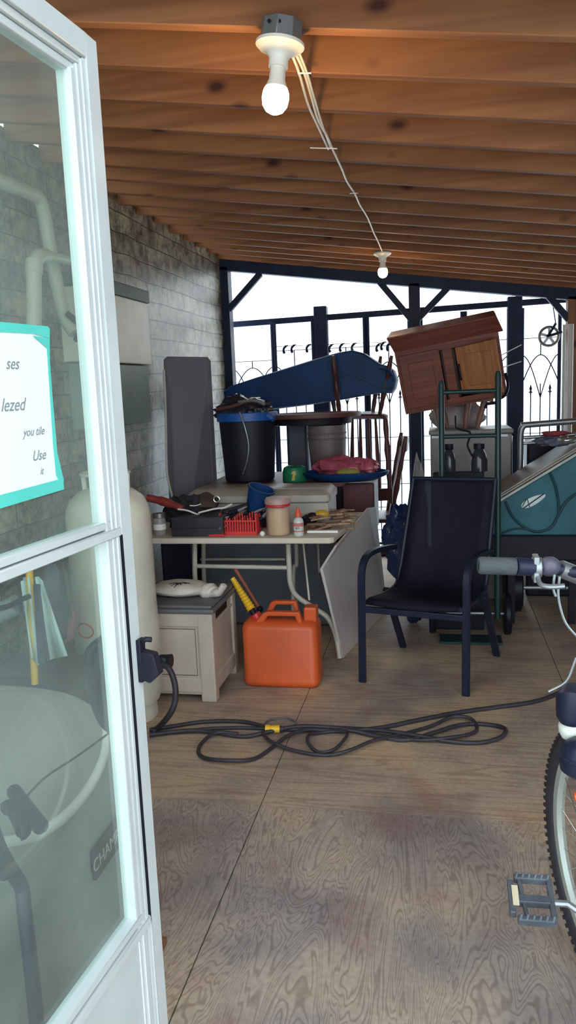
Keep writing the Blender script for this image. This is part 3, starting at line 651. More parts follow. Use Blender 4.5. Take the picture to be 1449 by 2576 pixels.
b.build('body', M_beige, sb, ang=0, bevel=.008)
MB().box((BX0-.008, BY0-.012, .438), (BX1+.012, BY1+.01, .462)).box((BX0+.005, BY0, .46), (BX1, BY1, .478)).build('lid', M_greyl, sb, ang=0, bevel=.01)
MB().box((BX1-.022, BY0+.10, .385), (BX1-.0095, BY1-.13, .425)).build('side_opening', M_black, sb, ang=0, bevel=.004)
g = MB(); g.tube([(BX0+.09, BY0+.010, .13), (BX0+.09, BY0+.010, .36), (BX1-.09, BY0+.010, .36), (BX1-.09, BY0+.010, .13)], .0022, 6, closed=True); g.build('panel_groove', mat('groove_brown', (.16, .12, .10), .7), sb)
tw = thing('folded_cloth', P(460, 1478, 3.55), 'off-white folded cloth bag with black scrawl on the storage box', 'cloth')
tc_ = Vector((P(465, 1450, 3.55).x, 3.55, .52))
b = MB().blob((tc_.x-.03, 3.56, .512), .10, (1.55, 1.1, .36), .12, 1.6, 32, 4); b.build('cloth', M_cloth, tw)
b = MB().tube(smooth_pts([(tc_.x+.12, 3.55, .515), (tc_.x+.155, 3.52, .50), (tc_.x+.19, 3.50, .515), (tc_.x+.215, 3.50, .55)], 5), [.042]*5+[.03]*5+[.022]*5+[.012], 12, flat=.7); b.blob((tc_.x+.11, 3.53, .505), .045, (.8, .8, .75), .2, 3, 20, 2)
b.build('tied_end', M_cloth, tw)
s_ = MB(); random.seed(3)
for i in range(16):
    a = random.uniform(0, 2*PI); L_ = random.uniform(.02, .06); o_ = Vector((tc_.x-.02, 3.515, .549))
    e_ = o_+Vector((math.cos(a)*L_, math.sin(a)*L_*.7, -.002-.012*abs(math.sin(a))))
    s_.tube([o_, (o_+e_)/2+Vector((0, 0, .004)), e_], .0016, 5)
s_.build('black_print', M_black, tw)
# ---- orange jerry can
jc = thing('fuel_can', (-.785, 3.66, 0), 'orange plastic fuel can with moulded handle in front of the table', 'fuel can')
x1 = -.592; y0, y1 = 3.57, 3.755
x0 = -.975
def rrect(x0, x1, y0, y1, r, n=5):
    out = []
    for cx_, cy_, a0 in ((x1-r, y1-r, 0), (x0+r, y1-r, PI/2), (x0+r, y0+r, PI), (x1-r, y0+r, 1.5*PI)):
        for i in range(n+1):
            a = a0+PI/2*i/n; out.append((cx_+math.cos(a)*r, cy_+math.sin(a)*r))
    return out
def loft(sections):
    vs = []; n = len(sections[0][1])
    for z, s in sections: vs += [Vector((x, y, z)) for x, y in s]
    fs = [(i*n+j, i*n+(j+1) % n, (i+1)*n+(j+1) % n, (i+1)*n+j) for i in range(len(sections)-1) for j in range(n)]
    return vs, fs+[list(range(n))[::-1], [(len(sections)-1)*n+j for j in range(n)]]
secs = [(0, rrect(x0+.02, x1-.02, y0+.02, y1-.02, .03)), (.012, rrect(x0+.006, x1-.006, y0+.006, y1-.006, .035)), (.03, rrect(x0, x1, y0, y1, .04)), (.036, rrect(x0+.002, x1-.002, y0+.002, y1-.002, .04)), (.30, rrect(x0+.002, x1-.002, y0, y1, .04)), (.322, rrect(x0+.008, x1-.008, y0+.01, y1-.01, .04)), (.335, rrect(x0+.03, x1-.03, y0+.035, y1-.035, .035))]
MB().add(*loft(secs)).build('body', M_orange, jc, ang=50)
# handle bridge: two uprights + grip bars, stepped shoulders
hb = MB(); hy = (y0+y1)/2
hb.prism([Vector(p) for p in ((x0+.06, y0+.03, .32), (x0+.11, y0+.03, .375), (x0+.13, y0+.03, .385), (x1-.09, y0+.03, .385), (x1-.075, y0+.03, .32), (x1-.10, y0+.03, .32), (x1-.112, y0+.03, .362), (x0+.135, y0+.03, .362), (x0+.105, y0+.03, .32))], (0, .035, 0))
hb.prism([Vector(p) for p in ((x0+.09, y1-.065, .32), (x0+.13, y1-.065, .405), (x0+.15, y1-.065, .415), (x1-.12, y1-.065, .415), (x1-.10, y1-.065, .32), (x1-.12, y1-.065, .32), (x1-.14, y1-.065, .395), (x0+.16, y1-.065, .395), (x0+.12, y1-.065, .32))], (0, .035, 0))
hb.build('handle', M_orange, jc, ang=30, bevel=.006)
MB().box((x1-.075, hy-.03, .32), (x1-.01, hy+.045, .40)).build('rear_lug', M_orange, jc, ang=0, bevel=.01)
MB().cyl((x0+.075, hy, .32), (x0+.055, hy, .355), .03, .026).build('collar', M_red, jc)
n0, n1 = P(640, 1545, 3.72), P(585, 1455, 3.78); dv = (n1-n0).normalized()
pts = []; rr = []
for i in range(23):
    pts.append(n0+(n1-n0)*(.12+.88*i/22)); rr.append((.018 if i % 2 else .022)*(1.15-.5*i/22))
MB().cyl(n0-dv*.045, n0+dv*.03, .017).build('spout_base', M_black, jc)
MB().tube(pts, rr, 12).build('spout', M_yellow, jc)
t0, t1 = P(655, 1535, 3.85), P(592, 1432, 3.95)
rt = thing('red_rod', t1, 'red-brown rod standing behind the yellow spout', 'rod')
MB().tube([t0, t1], .011, 10).build('rod', mat('dull_red_rod', (.30, .10, .06), .5), rt)
MB().sph(t0+(t1-t0)*.02, .018).build('tip', M_black, rt)

# ================================================================ THINGS ON THE TABLE
def on(px, d, z=TZ): return Vector((P(px, 1300, d).x, d, z))
def single(mb, name, m, label, cat, **k): return tag(mb.build(name, m, **k), label, cat, k.get('group'))
# white cool box
cx0, cx1 = -1.40, P(842, 1240, 4.3).x; cy0, cy1 = 4.10, 4.44
cb = thing('cool_box', ((cx0+cx1)/2, (cy0+cy1)/2, TZ), 'cream hard-shell cool box lying at the back of the table', 'cool box')
MB().box((cx0+.02, cy0+.015, TZ), (cx1-.01, cy1, TZ+.115)).build('body', mat('cream_cooler', (.38, .355, .31), .4, 0, .15), cb, ang=0, bevel=.012)
MB().add(*loft([(TZ+.12, rrect(cx0, cx1, cy0, cy1, .03)), (TZ+.155, rrect(cx0, cx1, cy0, cy1, .03)), (TZ+.185, rrect(cx0+.03, cx1-.03, cy0+.05, cy1-.03, .03))])).build('lid', mat('cream_cooler', (.56, .53, .46)), cb, ang=50)
MB().box((-.99, cy0-.006, TZ+.095), (-.95, cy0+.01, TZ+.15)).build('latch', mat('olive_latch', (.36, .34, .24), .5), cb, ang=0, bevel=.004)
MB().box((cx0+.03, cy0+.008, TZ+.113), (cx1-.02, cy1-.02, TZ+.122)).build('seam', M_greyl, cb, ang=0)
# jar
c = on(700, 3.80); jr = thing('plastic_jar', c, 'clear plastic jar of yellow contents with a red lid', 'jar')
MB().lathe([(.056, .002), (.062, .01), (.062, .13), (.056, .145)], c, 28).build('jar_wall', mat('cloudy_plastic', (.62, .45, .38), .25, alpha=.45), jr)
MB().lathe([(.05, .004), (.0535, .012), (.0535, .09), (.05, .12), (.04, .135), (.0001, .14)], c, 26).build('yellow_contents', mat('yellow_powder', (.72, .56, .26), .7, 0, .15, 20), jr)
MB().lathe([(.057, .146), (.064, .148), (.064, .158), (.058, .16)], c, 28).build('red_band', M_red, jr)
MB().lathe([(.056, .158), (.066, .16), (.066, .182), (.06, .19), (.0001, .188)], c, 28).build('lid', mat('smoky_lid', (.45, .30, .27), .4), jr)
# glue bottle
c = on(750, 3.765); gb = thing('glue_bottle', c, 'small white glue bottle with orange-red cap beside the jar', 'bottle')
MB().lathe([(.022, 0), (.026, .006), (.026, .07), (.022, .085), (.013, .092), (.012, .095)], c, 22).build('body', M_white, gb)
MB().lathe([(.016, .094), (.017, .10), (.016, .115), (.010, .122), (.008, .14), (.0001, .144)], c, 18).build('cap', mat('orange_red_cap', (.68, .10, .05), .4), gb)
MB().lathe([(.0265, .022), (.0268, .023), (.0268, .027), (.0265, .028)], c, 22).lathe([(.0265, .050), (.0268, .051), (.0268, .066), (.0265, .067)], c, 22).build('label_band', mat('red_print', (.55, .18, .16), .6), gb)
text_part('print', '63', .018, c+Vector((0, -.0275, .042)), (1, 0, 0), (0, 0, 1), M_black, gb, .0004)
c = on(658, 3.75); tag(MB().sph(c+Vector((0, 0, .013)), .0135).build('white_ball', M_paper), 'tiny white ball between the red basket and the jar', 'ball')
# red ribbed basket
c = on(602, 3.83); rb = thing('red_basket', c, 'bright red ribbed plastic basket on the front of the table', 'basket')
b = MB()
for i in range(15):
    x = c.x-.095+i*.0136; b.box((x, c.y-.055, TZ+.004), (x+.0075, c.y-.049, TZ+.085+.012*math.sin(i*2.3))); b.box((x, c.y+.045, TZ+.004), (x+.0075, c.y+.051, TZ+.095+.012*math.sin(i*1.3)))
for i in range(7):
    y = c.y-.045+i*.0145
    for sx in (-.097, .097): b.box((c.x+sx-.003, y, TZ+.004), (c.x+sx+.003, y+.008, TZ+.10+.01*math.sin(i)))
b.box((c.x-.1, c.y-.055, TZ), (c.x+.1, c.y+.051, TZ+.006)); b.box((c.x-.1, c.y-.056, TZ+.07), (c.x+.1, c.y-.048, TZ+.078)); b.box((c.x-.1, c.y-.057, TZ+.003), (c.x+.1, c.y-.048, TZ+.02))
b.build('basket', M_red, rb, ang=0)
MB().box((c.x-.085, c.y-.044, TZ+.007), (c.x+.085, c.y+.04, TZ+.06)).build('contents', mat('dark_red_fill', (.22, .015, .02), .6, 0, .3, 30), rb, ang=0, bevel=.01)
tag(MB().prism([on(482, 3.75), on(562, 3.73), on(556, 3.92, TZ+.06), on(528, 3.95, TZ+.075)], (0, .0, .012)).build('red_pouch', M_red, ang=30, bevel=.004), 'flat red plastic piece lying left of the red basket', 'plastic piece')
c = on(600, 3.80, TZ+.13); s0, s1 = P(600, 1300, 3.9), P(622, 1284, 4.0); tag(MB().tube([s0-(s1-s0)*1.5, s1+(s1-s0)*.2], .005, 8).build('steel_rod', M_chrome), 'short bright steel rod poking out of the red basket', 'rod')
# dark blue tilted cup
c = P(650, 1255, 3.98); M = Euler((.25, .35, .2)).to_matrix(); cu = thing('dark_tub', c-Vector((0, 0, .06)), 'dark blue plastic tub tilted against the cool box', 'tub')
MB().lathe([(.048, -.07), (.07, .055), (.076, .058), (.076, .066), (.066, .066), (.045, -.06), (.0001, -.06)], c, 30, M, .8).build('tub', M_darkblue, cu)
MB().tube([c+M @ Vector((.06, -.045, .06)), c+M @ Vector((.045, -.05, -.04))], .005, 8).build('pale_strap', M_steel, cu)
# heap at left: black tool case, grey hockey tape like curved rails, bracket, red handle, glass jar
tag(MB().box((-1.36, 3.74, TZ), (-1.085, 3.93, TZ+.10)).box((-1.35, 3.735, TZ+.045), (-1.10, 3.94, TZ+.053)).build('tool_case', mat('black_case', (.022, .022, .03), .45, 0, .2), ang=0, bevel=.012), 'black plastic tool case at the left end of the table', 'case')
c = on(400, 3.80); gj = thing('glass_jar', c, 'small clear glass jar with grey lid beside the cream cylinder', 'jar')
MB().lathe([(.03, .0), (.034, .005), (.034, .085), (.028, .095)], c, 20).build('jar', mat('cloudy_glass', (.45, .44, .44), .15, alpha=.6), gj)
MB().lathe([(.031, .092), (.033, .094), (.033, .115), (.0001, .117)], c, 20).build('lid', M_steel, gj)
MB().lathe([(.0345, .03), (.0345, .06), (.0347, .06), (.0347, .03)], c, 20).build('label', M_paper, gj)
rh = thing('red_tool_handle', P(420, 1265, 3.95), 'long dull red tool handle resting on the black tool case', 'handle')
MB().tube(smooth_pts([P(370, 1252, 3.9), P(405, 1260, 3.9), P(435, 1270, 3.88), P(460, 1280, 3.86)], 4), [.02]*4+[.024]*4+[.018]*4+[.012], 14).build('handle', mat('dull_red', (.24, .035, .03), .45), rh)
for i, (pts, r_, lab) in enumerate((([(448, 1281), (470, 1284), (492, 1292), (514, 1300)], .009, 'white curved plastic strip nearest the red pouch'), ([(500, 1290), (540, 1280), (565, 1277), (583, 1268)], .010, 'pale curved strip crossing below the cool box'),
                                    ([(478, 1272), (492, 1272), (505, 1268)], .006, 'short white strip sloping up by the brown bracket'))):
    tag(MB().tube(smooth_pts([P(x, y, 3.84-.03*i) for x, y in pts], 4), r_, 10, flat=.5).build('plastic_strip', M_paper), lab, 'strip')
bk = thing('steel_bracket', P(525, 1262, 3.93), 'dark steel hinge bracket lying on the heap at the cool box corner', 'bracket')
q = [P(505, 1246, 3.95), P(520, 1243, 3.97), P(550, 1262, 3.95), P(540, 1277, 3.90), P(500, 1276, 3.88)]; MB().prism(q, (0, .02, .012)).build('plate', mat('brown_steel', (.10, .07, .06), .5, .3, .3), bk, ang=0, bevel=.003)
MB().tube([P(545, 1256, 3.9)+Vector((math.cos(a)*.016, 0, math.sin(a)*.016)) for a in np.linspace(0, 2*PI, 14)[:-1]], .004, 8, closed=True).build('ring', M_chrome, bk)
tag(MB().bar(P(515, 1300, 3.84), P(556, 1330, 3.74), .02, .014).build('grey_bar', M_greyl, ang=0, bevel=.003), 'grey metal bar slanting down over the red plastic piece', 'bar')
tag(MB().bar(P(560, 1290, 3.9), P(625, 1272, 3.95), .035, .03).build('black_tool', M_black, ang=0, bevel=.006), 'black tool body lying behind the red basket', 'tool')
# tape measure, wood scraps, ruler
c = on(812, 4.10); tm = thing('tape_measure', c, 'yellow tape measure on the wood scraps at the back of the table', 'tape measure')
MB().sph(c+Vector((-.005, 0, .05)), .034, (1.25, .8, .75), 16).build('case', mat('dull_yellow', (.60, .38, .04), .45), tm); MB().sph(c+Vector((-.055, -.01, .045)), .024, (1.2, .8, .8), 14).build('clip', M_black, tm)
random.seed(11)
sc0 = None
for i in range(46):
    px = random.uniform(782, 880); d = random.uniform(3.84, 4.35); o_ = on(px, d, TZ+.006+random.uniform(0, .05)); a = random.uniform(-.9, 1.0); L_ = random.uniform(.05, .13)
    e_ = o_+Vector((math.cos(a)*L_/2, math.sin(a)*L_/2, random.uniform(-.004, .012))); s0 = o_-Vector((math.cos(a)*L_/2, math.sin(a)*L_/2, 0))
    mm = M_scrap if i % 4 else mat('dark_scrap', (.14, .08, .05), .7)
    tag(MB().bar(s0, e_, random.uniform(.008, .020), random.uniform(.005, .011)).build('wood_scrap', mm, ang=0), 'small thin wood scrap in the heap at the right end of the table', 'wood scrap', 'wood scraps heaped on the table')
a, b_ = on(772, 3.83, TZ+.008), on(850, 3.83, TZ+.008)
tag(MB().bar(a, b_, .03, .012).build('white_batten', M_paper, ang=0, bevel=.002), 'flat pale batten lying in front of the wood scraps', 'batten')
tag(MB().box((-.74, 3.86, TZ), (-.56, 4.12, TZ+.005)).build('brown_board', M_scrap, ang=0), 'thin brown board under the wood scraps', 'board')
c = on(775, 4.05); tag(MB().blob(c+Vector((0, 0, .03)), .035, (1.3, .9, .8), .3, 3, 20, 6).build('dark_clamp', M_black), 'small dark lump of tool parts beside the tape measure', 'tool')

c = on(478, 3.98); tag(MB().blob(c+Vector((0, .02, .085)), .075, (2.0, .9, 1.2), .45, 3.5, 34, 41).build('dark_fabric', mat('charcoal_fabric', (.02, .018, .026), .8, 0, .4, 14, bump=.5)), 'heap of charcoal fabric on the black tool case end of the table', 'fabric')
for i, (a, b_, d) in enumerate((((548, 1312), (600, 1285), 3.86), ((575, 1320), (640, 1290), 3.92), ((640, 1330), (662, 1300), 3.86), ((520, 1330), (560, 1308), 3.80))):
    h = thing('pliers', P(*a, d), ['black-handled pliers leaning behind the red basket towards the tub', 'longest black-handled pliers behind the red basket', 'short black-handled pliers between the basket and the jar', 'small black-handled pliers by the red plastic piece'][i], 'pliers', 'pliers on the table')
    p0, p1 = P(*a, d), P(*b_, d); MB().tube(smooth_pts([p0, (p0+p1)/2+Vector((0, -.006, .012)), p1], 4), .008, 8).tube(smooth_pts([p0+Vector((.01, .01, -.012)), (p0+p1)/2+Vector((.008, .01, -.008)), p1], 4), .008, 8).build('handles', M_black, h)
    MB().tube([p1, p1+(p1-p0)*.25, p1+(p1-p0)*.4], [.010, .008, .002], 8).build('jaw', M_steel, h)
tag(MB().box((-1.02, 4.0, TZ), (-.90, 4.08, TZ+.16)).build('dark_carton', M_black, ang=0, bevel=.006), 'small dark upright carton in front of the cool box, behind the jar', 'carton')
# ================================================================ PILE BEHIND THE TABLE
sd = thing('dark_cabinet', (-1.0, 5.15, 0), 'low dark brown cabinet under the pile behind the table', 'cabinet')
MB().box((-1.50, 4.85, .05), (-.62, 5.5, .84)).build('body', mat('near_black_wood', (.012, .008, .014), .5, 0, .2, spec=.15), sd, ang=0, bevel=.006)
MB().box((-1.51, 4.82, .84), (-.60, 5.52, .868)).build('top', M_darkwood, sd, ang=0, bevel=.004)
for x in (-1.46, -.70): 
    for y in (4.90, 5.42): MB().box((x, y, 0), (x+.05, y+.05, .05)).build('foot', M_black, sd, ang=0)
T2 = .868
bc = Vector((-1.255, 5.05, T2)); br = thing('round_bin', bc, 'tall dark round bin with a bright blue rim', 'bin')
MB().lathe([(.155, 0), (.165, .01), (.19, .40), (.185, .40), (.15, .03), (.0001, .03)], bc, 32).build('bin_body', mat('dark_bin', (.007, .009, .022), .55, 0, .15), br)
MB().lathe([(.192, .395), (.203, .40), (.203, .45), (.195, .455), (.185, .45), (.185, .40)], bc, 32).build('rim', M_bluerim, br)
MB().tube([bc+Vector((.16, -.12, .43)), bc+Vector((.185, -.12, .41)), bc+Vector((.19, -.09, .40))], .014, 8).build('rim_handle', M_bluerim, br)
MB().tube(smooth_pts([bc+Vector((.0, -.20, .46)), bc+Vector((.035, -.215, .36)), bc+Vector((.05, -.205, .25)), bc+Vector((.035, -.20, .15)), bc+Vector((.0, -.19, .06))], 5), .006, 8).build('cord', M_steel, br)
tag(MB().blob(bc+Vector((-.03, 0, .47)), .12, (1.5, 1.2, .75), .35, 2.6, 34, 9).build('junk_bag', mat('dark_bag2', (.025, .025, .04), .3, 0, .3, 9, bump=.5, bscale=16)), 'crumpled dark bag heaped in the blue-rimmed bin', 'bag')
for i, (a, b_, cc) in enumerate((((545, 1030), (585, 1022), (615, 1012)), ((600, 1012), (640, 1008), (665, 1018)))):
    tag(MB().tube(smooth_pts([P(*a, 4.85), P(*b_, 4.84), P(*cc, 4.86)], 5), .011, 8).build('bent_pipe', M_steel if i else M_darkwood), ['dark red bent rod on top of the blue-rimmed bin', 'grey bent rod on top of the blue-rimmed bin'][i], 'rod')
# bucket
uc = Vector((-.745, 5.2, T2)); ub = thing('grey_bucket', uc, 'pale grey plastic bucket standing under the brown tabletop', 'bucket')
MB().lathe([(.105, .0), (.11, .01), (.128, .24), (.128, .345), (.12, .345), (.10, .02), (.0001, .02)], uc, 32).build('bucket', mat('greyish_plastic', (.15, .12, .125), .5, 0, .15), ub)
for z in (.25, .285): MB().lathe([(.129, z), (.133, z+.003), (.133, z+.008), (.129, z+.011)], uc, 32).build('ridge', mat('greyish_plastic', (.30, .26, .25)), ub)
gc = Vector((-.93, 4.95, T2)); gbv = thing('green_tub', gc, 'small round green tub with a yellow mark', 'tub')
MB().lathe([(.078, 0), (.08, .01), (.078, .07), (.07, .09), (.05, .10), (.0001, .102)], gc, 28).build('tub', M_green, gbv)
MB().prism([gc+Vector(p) for p in ((-.008, -.0825, .012), (.016, -.082, .012), (.014, -.082, .04), (.024, -.081, .055), (.018, -.081, .072), (.0, -.081, .07), (-.008, -.082, .055), (.004, -.082, .05))], (0, .004, 0)).build('yellow_mark', mat('yellow_print', (.6, .55, .12), .5), gbv, ang=0)
tyc = Vector((-.60, 4.95, T2)); ty = thing('oval_tray', tyc, 'dark blue oval plastic tray overhanging the cabinet, holding a pink bag', 'tray')
MB().lathe([(.20, .0), (.27, .03), (.285, .055), (.275, .058), (.20, .012), (.0001, .012)], tyc, 36, None, .62).build('tray', M_darkblue, ty)
pk = thing('pink_bag', tyc+Vector((0, 0, .05)), 'crumpled pink plastic bag in the dark oval tray', 'bag')
MB().blob(tyc+Vector((-.02, 0, .085)), .10, (1.7, 1.0, .68), .38, 2.8, 34, 13).blob(tyc+Vector((.15, -.03, .09)), .06, (1.1, 1, .8), .4, 3.3, 26, 5).build('bag', M_pink, pk)
tag(MB().blob(tyc+Vector((.03, -.10, .06)), .05, (1.6, .6, .5), .2, 2.5, 20, 7).build('olive_pouch', mat('olive_cloth', (.30, .26, .06), .7)), 'small olive yellow pouch tucked under the pink bag', 'pouch')
tag(MB().box((-.66, 5.0, .50), (-.42, 5.35, .84)).build('red_brown_box', mat('red_brown_box', (.12, .03, .04), .5, 0, .25), ang=0, bevel=.01), 'dark red-brown box beneath the oval tray', 'box')
MBx = MB().box((-.64, 5.02, .0), (-.44, 5.33, .5)); tag(MBx.build('carton', mat('dark_carton', (.06, .03, .03), .7), ang=0, bevel=.008), 'dark carton on the floor under the red-brown box', 'carton')
# brown round tabletop lying on bin and bucket
tt = Vector((-.86, 5.25, 1.232)); rt = thing('round_tabletop', tt, 'brown oval tabletop with apron lying on the bucket', 'tabletop')
MB().lathe([(.30, .0), (.34, .004), (.345, .02), (.34, .032), (.0001, .034)], tt+Vector((0, 0, .03)), 40, None, .8).build('top', M_darkwood, rt)
MB().lathe([(.27, -.012), (.28, -.01), (.28, .032), (.27, .032)], tt+Vector((0, 0, 0)), 36, None, .8).build('apron', mat('near_black_wood', (.028, .016, .02)), rt)
tag(MB().box((-1.05, 5.32, T2), (-.90, 5.48, 1.225)).build('dark_canister', mat('canister', (.03, .03, .06), .5), ang=0, bevel=.02), 'dark upright canister holding up the brown tabletop', 'canister')
for i, px in enumerate((640, 655, 672)):
    c = P(px, 1040, 4.93); tag(MB().tube(smooth_pts([c, c+Vector((.01, -.02, .03)), c+Vector((.02, -.03, .0))], 3), .004, 6).build('cable_end', M_steel), 'short pale cable end sticking out of the blue-rimmed bin', 'cable', 'cable ends over the bin rim')
# long dark blue hard case
lc = thing('long_case', P(790, 1010, 5.75), 'long dark blue hard case lying across the top of the pile', 'case')
prof = [(560, 985), (575, 972), (640, 950), (720, 925), (800, 900), (850, 886), (885, 880), (915, 888), (940, 905), (955, 915), (975, 920), (990, 932), (998, 955), (993, 978), (985, 990), (950, 990), (905, 998), (860, 1006), (800, 1016), (740, 1024), (690, 1030), (600, 1034), (565, 1025)]
pts = [P(x, y, 5.80) for x, y in prof]; b = MB(); cen = sum(pts, Vector())/len(pts); n = len(pts); vs = []
for dy, k in ((0, .94), (.015, .985), (.04, 1.0), (.27, 1.0), (.30, .98), (.315, .93)): vs += [Vector((cen.x+(p.x-cen.x)*(.5+.5*k), 5.80+dy, cen.z+(p.z-cen.z)*k)) for p in pts]
b.add(vs, [(i*n+j, i*n+(j+1) % n, (i+1)*n+(j+1) % n, (i+1)*n+j) for i in range(5) for j in range(n)]+[list(range(n)), [5*n+j for j in range(n)]]); b.build('shell', M_darkblue, lc, ang=35)
MB().tube(smooth_pts([P(x, y, 5.795) for x, y in ((600, 1000), (700, 990), (790, 972), (850, 950), (880, 940), (920, 958), (960, 975), (990, 972))], 5), .005, 8).build('seam', mat('blue_seam', (.04, .07, .16), .4), lc)
MB().tube(smooth_pts([P(x, y, 5.785) for x, y in ((955, 925), (975, 930), (985, 945))], 5), .012, 8).build('handle', M_darkblue, lc)
# grey panel against the wall + cord
gp = thing('grey_slab', (-1.68, 5.0, 0), 'tall narrow dark grey panel leaning against the left wall', 'panel')
q = [P(411, 905, 4.95), P(420, 897, 4.97), P(512, 898, 5.12), P(520, 908, 5.13)]; lo_ = [Vector((q[3].x+.02, 5.05, .02)), Vector((q[0].x+.03, 4.75, .02))]
MB().prism(q+lo_, (.02, .028, 0)).build('panel', mat('grey_panel', (.15, .15, .18), .45, 0, .12, 4), gp, ang=0, bevel=.008)
MB().tube(smooth_pts([P(412, 930, 4.90), P(416, 1010, 4.88), P(418, 1100, 4.80), P(420, 1190, 4.72), P(434, 1250, 4.66)], 5), .008, 8).build('edge_cord', M_pvc, gp)
# ---- spindle-back chairs
def spindle_chair(name, loc, rot, label):
    t = thing(name, loc, label, 'chair', 'spindle-back wooden chairs', rot=rot); M = WM[t.name]
    def put(mb, nm, **k): mb.v = [M @ v for v in mb.v]; return mb.build(nm, M_spindle, t, **k)
    put(MB().add(*loft([(.425, rrect(-.20, .20, -.20, .20, .06)), (.435, rrect(-.215, .215, -.215, .215, .07)), (.455, rrect(-.215, .215, -.215, .215, .07)), (.462, rrect(-.20, .20, -.20, .20, .06))])), 'seat')
    for sx in (-1, 1):
        for sy in (-1, 1):
            a = Vector((sx*.15, sy*.15, .43)); b_ = Vector((sx*.215, sy*.225, 0)); pts = [a+(b_-a)*(i/12) for i in range(13)]
            put(MB().tube(pts, [.014, .016, .019, .016, .021, .024, .019, .013, .018, .022, .019, .015, .012], 12), 'leg')
    for sx in (-1, 1): put(MB().tube([(sx*.187, -.19, .19), (sx*.187, .19, .19)], [.010, .010], 8), 'stretcher')
    put(MB().tube([(-.187, 0, .19), (0, 0, .19), (.187, 0, .19)], [.009, .014, .009], 8), 'stretcher')
    for sx in (-1, 1): put(MB().tube([Vector((sx*.19, .17, .455))+(Vector((sx*.225, .29, 1.08))-Vector((sx*.19, .17, .455)))*(i/8) for i in range(9)], [.018, .022, .017, .025, .017, .022, .017, .021, .014], 10), 'back_post')
    for i in range(5):
        x = -.12+.06*i; put(MB().tube([(x*.95, .18, .455), (x*1.05, .235, .72), (x*1.15, .28, .98)], [.009, .016, .009], 8), 'spindle')
    cr = MB(); pts = [Vector((x, .282+.03*(1-(x/.23)**2), 1.0)) for x in np.linspace(-.235, .235, 11)]
    vs = []
    for p in pts: vs += [p+Vector((0, -.010, -.035)), p+Vector((0, .010, -.035)), p+Vector((0, .018, .055)), p+Vector((0, -.002, .055))]
    cr.add(vs, [(4*i+j, 4*i+(j+1) % 4, 4*i+4+(j+1) % 4, 4*i+4+j) for i in range(10) for j in range(4)]+[(0, 1, 2, 3), (40, 41, 42, 43)])
    put(cr, 'crest_rail', bevel=.004)
    return t
spindle_chair('spindle_chair', (-.56, 6.02, 0), Euler((0, 0, -1.45)), 'brown spindle-back chair standing on the floor beneath the upturned one')
spindle_chair('spindle_chair', (-.60, 5.95, 1.685), Euler((PI+.03, .04, .25)), 'upturned brown spindle-back chair with its legs in the air')
# ================================================================ RIGHT HAND PILE
fz = thing('white_chest', (.18, 5.4, 0), 'tall off-white chest behind the green hand truck', 'chest')
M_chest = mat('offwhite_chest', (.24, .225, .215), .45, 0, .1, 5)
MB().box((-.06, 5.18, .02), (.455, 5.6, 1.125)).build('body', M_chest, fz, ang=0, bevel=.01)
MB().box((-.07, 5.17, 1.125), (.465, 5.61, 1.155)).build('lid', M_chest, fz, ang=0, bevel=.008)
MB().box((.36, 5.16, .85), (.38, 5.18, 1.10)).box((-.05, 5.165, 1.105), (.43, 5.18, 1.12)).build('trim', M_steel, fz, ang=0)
cl = P(1150, 1060, 5.48)
tag(MB().blob((cl.x, 5.47, 1.235), .11, (1.65, .8, .95), .2, 2.0, 34, 12).build('pale_cushion', mat('pinkish_cloth', (.40, .34, .35), .85, 0, .1, bump=.2)), 'pale rounded cushion on the white chest under the wooden cabinet', 'cushion')
tag(MB().blob((-.14, 5.3, .50), .060, (.9, .9, 7.6), .25, 2.0, 26, 15).build('plastic_wrap', mat('clear_wrap', (.45, .45, .47), .2, alpha=.7, bump=.5)), 'cloudy plastic wrap bunched at the left side of the white chest', 'wrap')
# stool
st = thing('wooden_stool', (.13, 5.25, 1.157), 'small splayed-leg wooden stool holding up the cabinet', 'stool')
for (a, b_, d) in (((1092, 1008), (1110, 1082), 5.22), ((1225, 995), (1200, 1080), 5.22), ((1180, 1000), (1170, 1045), 5.3), ((1102, 1000), (1125, 1062), 5.38)):
    p0, p1 = P(*a, d), P(*b_, d); p1.z = 1.158; p0.z += .02; MB().tube([p0+(p1-p0)*(i/6) for i in range(7)], [.013, .019, .022, .017, .021, .017, .012], 10).build('leg', mat('stool_wood', (.26, .13, .10), .5, 0, .2), st)
sp = P(1160, 1002, 5.25); MB().box((sp.x-.2, 5.16, 1.33), (sp.x+.2, 5.42, 1.35)).build('seat', mat('stool_wood', (.26, .13, .10)), st, ang=0, bevel=.005)
# tilted wooden cabinet
cc = P(1132, 930, 5.02); cbt = thing('wooden_cabinet', cc, 'tilted two-door wooden wall cabinet balanced on top of the pile', 'cabinet', rot=Euler((math.radians(10), math.radians(-8.5), math.radians(-3))))
M = WM[cbt.name]
def cput(mb, nm, m, parent=cbt, **k): mb.v = [M @ v for v in mb.v]; return mb.build(nm, m, parent, **k)
hw, hh = .318, .215
cput(MB().box((-hw, 0, -hh-.015), (hw, .30, -hh+.01)).box((-hw, 0, -hh), (-hw+.02, .30, hh)).box((hw-.02, 0, -hh), (hw, .30, hh)).box((-hw, .285, -hh), (hw, .30, hh)), 'carcass', M_cherry, ang=0)
cput(MB().prism([Vector(p) for p in ((-hw-.03, -.05, hh+.06), (hw+.0, -.05, hh+.06), (hw+.03, -.015, hh-.045), (-hw+.0, -.015, hh-.045))], (0, .34, 0)), 'top_hood', M_cherry, ang=0, bevel=.006)
